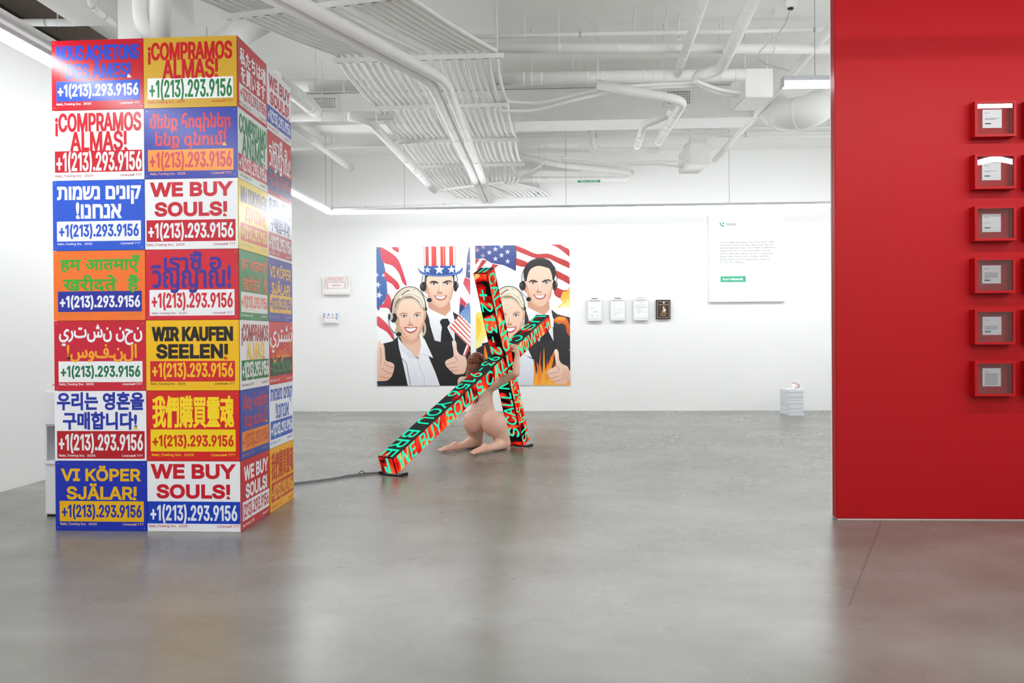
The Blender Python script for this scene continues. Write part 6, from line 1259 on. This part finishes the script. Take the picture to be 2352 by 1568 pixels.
# tray bars
ZB = 3.77; BARS = [((512, 41), (908, -6)), ((765, 140), (1158, 128)), ((840, 250), (1167, 241)), ((910, 326), (1192, 321)), ((960, 384), (1205, 376)), ((1000, 438), (1155, 419))]
BL_ = ['nearest', 'second', 'third', 'fourth', 'fifth', 'farthest']; BP = []
for i, ((xa, ya), (xb, yb2)) in enumerate(BARS):
    a, b = at_z(xa, ya, ZB), at_z(xb, yb2, ZB)
    if i == 0: b = a+(b-a).normalized()*1.56
    BP.append((a, b)); d = (b-a).normalized(); n = Vector((-d.y, d.x, 0)); o = (a+b)/2
    m = MB(); m.obox(o, d, n, (0, 0, 1), (b-a).length/2, .021, .021, .002); ob = m.build('strut_channel', STEEL, org=o)
    tag(ob, 'white strut bar carrying the conduits, %s of six' % BL_[i], 'strut', 'conduit tray bars')
    m = MB(); L_ = (b-a).length
    for q in range(14): m.obox(o+d*(L_*(q-6.5)/14)-Vector((0, 0, .0212)), d, n, (0, 0, 1), .022, .006, .0004)
    m.build('slots', mat('shadowed_slot', (120, 120, 118), .8), ob, org=o)
    for t in (.04, .96):
        p = a.lerp(b, t); MB().sweep([p-Vector((0, 0, .035)), Vector((p.x, p.y, ZC))], .006, 6).build('threaded_rod', STEEL, ob, org=o)
# conduits lying on the bars
NC = 21; cr_ = random.Random(11); skip = {12}
xs_ = [-1.97+1.44*i/(NC-1) for i in range(NC)]
YS = [(a.y+b.y)/2 for a, b in BP]
ORDC = ['first', 'second', 'third', 'fourth', 'fifth', 'sixth', 'seventh', 'eighth', 'ninth', 'tenth', 'eleventh', 'twelfth', 'thirteenth', 'fourteenth', 'fifteenth', 'sixteenth', 'seventeenth', 'eighteenth', 'nineteenth', 'twentieth']
cnum = 0
for i, x in enumerate(xs_):
    if i in skip: continue
    R_c = .0225 if cr_.random() < .6 else .019
    z_ = ZB+.021+R_c+.001; f = i/(NC-1); bar1 = BP[0][0].lerp(BP[0][1], .05+.9*f)
    dg = Vector((.42, .91, 0)).normalized(); pts = [bar1-dg*(.5 if i < 7 else 1.3)+Vector((0, 0, z_-ZB)), Vector((bar1.x, bar1.y, z_))]
    jx = lambda: cr_.uniform(-.012, .012)
    p2 = Vector((x, YS[1], z_)); mid = pts[-1].lerp(p2, .5); mid.z -= .008; pts += [mid, p2-Vector((.05, .13, 0)), p2]
    for j in range(2, 6):
        sag = .02+cr_.uniform(0, .010); yy = YS[j-1]; dy_ = YS[j]-yy
        bx = .0 if j < 5 else -.10*f
        xa_, xb_ = pts[-1].x, x+(-.02 if j == 5 else 0)+jx()+bx
        pts += [Vector((xa_+(xb_-xa_)*.2-.012, yy+dy_*.3, z_-sag*.8)), Vector((xa_+(xb_-xa_)*.6-.01, yy+dy_*.72, z_-sag)), Vector((xb_, YS[j], z_))]
    e = pts[-1]; pts += [Vector((e.x+.10+.25*f, YB-.14, z_-.05)), Vector((e.x+.28+.25*f, YB-.03, z_-.16))]
    run('conduit', 'white conduit on the tray bars, %s from the left edge' % ORDC[cnum], 'conduit', pts, R_c, 'conduits on the tray bars', smooth=True, seg=8); cnum += 1
# flexible lines leaving to the right
e3, e5 = BP[2][1], BP[4][1]
run('flexible_conduit', 'upper of two sagging lines leaving the third tray bar', 'conduit', [e3+Vector((-.12, 0, .05)), at_z(1240, 236, 3.8), at_z(1340, 214, 3.8), at_z(1440, 199, 3.8), at_z(1600, 190, 3.8)], .020, 'sagging flexible lines', smooth=True, seg=8, rods=(.55,))
run('flexible_conduit', 'lower of two sagging lines leaving the third tray bar', 'conduit', [e3+Vector((-.12, 0, -.06)), at_z(1230, 253, 3.74), at_z(1330, 228, 3.76), at_z(1440, 206, 3.78), at_z(1600, 196, 3.78)], .018, 'sagging flexible lines', smooth=True, seg=8)
for q, (yo, nm) in enumerate(((0, 'upper'), (8, 'lower'))):
    run('flexible_conduit', '%s of two lines curving into the upper white box' % nm, 'conduit', [at_z(1598, 186+yo*.4, 3.75), at_z(1650, 205+yo, 3.75), at_z(1704, 214+yo, 3.75)], .020, 'lines into the boxes', smooth=True, seg=8)
    run('flexible_conduit', '%s of two lines running into the lower white box' % nm, 'conduit', [at_z(1288, 362+yo*.6, 3.75), at_z(1430, 374+yo*.5, 3.75), at_z(1510, 371+yo*.9, 3.75), at_z(1590, 372+yo*1.8, 3.75)], .018, 'lines into the boxes', smooth=True, seg=8)
    run('flexible_conduit', '%s of two loops hanging from the fifth tray bar' % nm, 'conduit', [e5+Vector((-.2, 0, .06)), at_z(1182, 396+yo*.6, 3.72), at_z(1205, 402+yo*.7, 3.72), at_z(1245, 378+yo, 3.76)], .016, 'loops at the fifth bar', smooth=True, seg=8)
# boxes
def vav(x0, y0, x1, y1, zb, dep, label, collar):
    a, b = at_z(x0, y1, zb), at_z(x1, y1, zb); d = (b-a).normalized(); n = Vector((-d.y, d.x, 0)); w = (b-a).length; h = at_y(x0, y0, a.y).z-zb
    o = a+d*w/2+n*dep/2
    ob = MB().obox(o+Vector((0, 0, h/2)), d, n, (0, 0, 1), w/2, dep/2, h/2, .006).build('air_control_box', PIPE, org=o); tag(ob, label, 'duct box', 'white air boxes')
    m = MB()
    for s_ in (-.4, .4): m.sweep([o+d*w*s_-n*dep*.3+Vector((0, 0, h)), Vector((o.x+d.x*w*s_-n.x*dep*.3, o.y+d.y*w*s_-n.y*dep*.3, ZC))], .006, 6)
    m.build('hanger_rods', STEEL, ob, org=o)
    if collar: MB().obox(o+Vector((0, 0, h+.05)), d, n, (0, 0, 1), w*.36, dep*.3, .05, .004).build('collar', PIPE, ob, org=o)
    m = MB()
    for u in (-.42, .42):
        for v_ in (-.42, .42): m.lathe(o+d*w*u+n*dep*v_-Vector((0, 0, .003)), [(.004, 0), (.006, .003)], 6)
    m.build('screws', SEAM, ob, org=o)
vav(1712, 157, 1776, 223, 3.66, .52, 'white sheet metal box hanging beside the short light', False)
vav(1585, 330, 1633, 377, 3.70, .72, 'smaller looking white box hanging farther back below the first', True)
# rectangular duct with two grilles and its round transition
YD = 10.9; q0, q1 = at_y(600, 268, YD), at_y(1745, 268, YD); zt_ = at_y(1300, 203, YD).z
du = MB().box((q0.x, YD, q1.z), (q1.x, YD+.55, zt_), .006).build('rectangular_duct', PIPE, org=((q0.x+q1.x)/2, YD, q1.z)); tag(du, 'long rectangular white duct across the ceiling with two black grilles', 'duct')
do_ = ((q0.x+q1.x)/2, YD, q1.z)
for x in (850, 1010, 1180, 1330, 1480, 1660):
    p = at_y(x, 240, YD); MB().box((p.x-.012, YD-.006, q1.z-.004), (p.x+.012, YD, zt_)).build('seam', PIPE, du, org=do_)
for (xa, ya, xb, yb2) in ((712, 216, 778, 256), (1525, 200, 1594, 247)):
    a, b = at_y(xa, yb2, YD-.02), at_y(xb, ya, YD-.02); f_ = MB(); t = .045
    for s_ in (((a.x, a.z), (b.x, a.z+t)), ((a.x, b.z-t), (b.x, b.z)), ((a.x, a.z+t), (a.x+t, b.z-t)), ((b.x-t, a.z+t), (b.x, b.z-t))): f_.box((s_[0][0], YD-.02, s_[0][1]), (s_[1][0], YD+.002, s_[1][1]))
    go = f_.build('vent_grille', STEEL, du, org=do_); MB().box((a.x+t, YD-.006, a.z+t), (b.x-t, YD-.001, b.z-t)).build('dark_opening', mat('vent_darkness', (40, 42, 44), .8), go, org=do_)
    m = MB(); n_ = 13
    for i in range(n_+1): u = a.x+t+(b.x-a.x-2*t)*i/n_; m.box((u-.0055, YD-.016, a.z+t), (u+.0055, YD-.006, b.z-t))
    for i in range(1, 6): v_ = a.z+t+(b.z-a.z-2*t)*i/6; m.box((a.x+t, YD-.018, v_-.005), (b.x-t, YD-.008, v_+.005))
    m.build('slats', STEEL, go, org=do_)
run('round_duct', 'big bulging round duct beside the red wall', 'duct', [at_y(1712, 236, YD+.25), at_y(1762, 240, YD+.1), at_y(1796, 262, YD-.35), at_y(1852, 258, YD-.6), at_y(1900, 236, YD-.45), at_y(1960, 232, YD-.3)], .19, DG, smooth=True, bands=(.25, .42, .56, .72), seg=22)
# small things up there
sp = at_z(1815, 10, ZC-.03)
se = MB().box((sp.x-.05, sp.y-.04, ZC-.07), (sp.x+.05, sp.y+.04, ZC), .008).build('ceiling_sensor', PIPE, org=(sp.x, sp.y, ZC)); tag(se, 'small white sensor box on the ceiling with a hanging wire', 'sensor')
MB().lathe((sp.x, sp.y-.015, ZC-.078), [(.006, -.012), (.024, -.008), (.028, .008)], 14).build('dark_lens', BLACK, se, org=(sp.x, sp.y, ZC))
MB().sweep(smooth_path([Vector((sp.x, sp.y, ZC-.07)), at_d(1797, 66, 7.6), at_d(1745, 120, 7.2), at_d(1752, 143, 6.95), at_d(1790, 156, 6.75), sl+Vector((.06, 0, .09))], 8), .005, 6).build('wire', SEAM, se, org=(sp.x, sp.y, ZC))
vp = at_y(1237, 443, YB-.06)
va = MB().box((vp.x-.035, vp.y-.02, vp.z-.02), (vp.x+.04, vp.y+.02, vp.z+.02), .004).build('valve_tag', mat('blue_tag', (52, 112, 190), .5), org=vp); tag(va, 'small blue valve handle near the far wall', 'valve')
MB().sweep([vp+Vector((-.05, 0, 0)), vp+Vector((-.03, 0, .0)), vp+Vector((0.0, 0, .10)), vp+Vector((0, .0, .16))], .008, 6).build('stem', SEAM, va, org=vp)
MB().sweep([vp+Vector((-.06, .06, 0)), vp+Vector((-.06, -.02, 0))], .02, 10).build('valve_body', SEAM, va, org=vp)
run('wall_pipe', 'thin pipe lying along the far wall just above the light', 'pipe', [at_y(745, 479, YB-.05), at_y(1000, 470, YB-.05), at_y(1055, 466, YB-.04), at_y(1066, 474, YB-.04)], .012, PG, seg=8, bands=(.3, .85))
run('cord', 'thin cord dropping from the ceiling to the corner of the lights', 'cord', [Vector((lc.x+.12, lc.y, ZC)), lc+Vector((.10, 0, .6)), lc+Vector((.13, 0, .3)), lc+Vector((.11, 0, .09))], .006, smooth=True, seg=6)
for n_, (x, y) in enumerate(((1157, 300), (1315, 155), (1560, 78), (1632, 292))):
    p = at_z(x, y, 4.2); s_ = MB(); s_.sweep([Vector((p.x, p.y, ZC)), Vector((p.x, p.y, 4.18))], .012, 8); s_.lathe((p.x, p.y, 4.15), [(.02, 0), (.022, .006), (.012, .012), (.012, .03)], 12)
    ob = s_.build('ceiling_sprinkler', STEEL, org=(p.x, p.y, ZC)); tag(ob, 'white sprinkler head ' + ['right of the conduit trays', 'above the sagging flexible lines', 'beside the slim ribbed duct', 'under the big rectangular duct at right'][n_], 'sprinkler', 'sprinkler heads')
# a spread of hanger rods still empty of pipes
for n_, (x, y) in enumerate(((1140, 40), (1330, 90), (1345, 60), (1455, 60), (1505, 40), (1660, 60))):
    p = at_z(x, y, 4.3); ob = MB().sweep([Vector((p.x, p.y, ZC)), Vector((p.x, p.y, 4.0))], .005, 6).build('empty_rod', STEEL, org=(p.x, p.y, ZC)); tag(ob, 'thin bare rod hanging from the ceiling, %s counted from the conduits' % ORDC[n_], 'rod', 'bare ceiling rods')
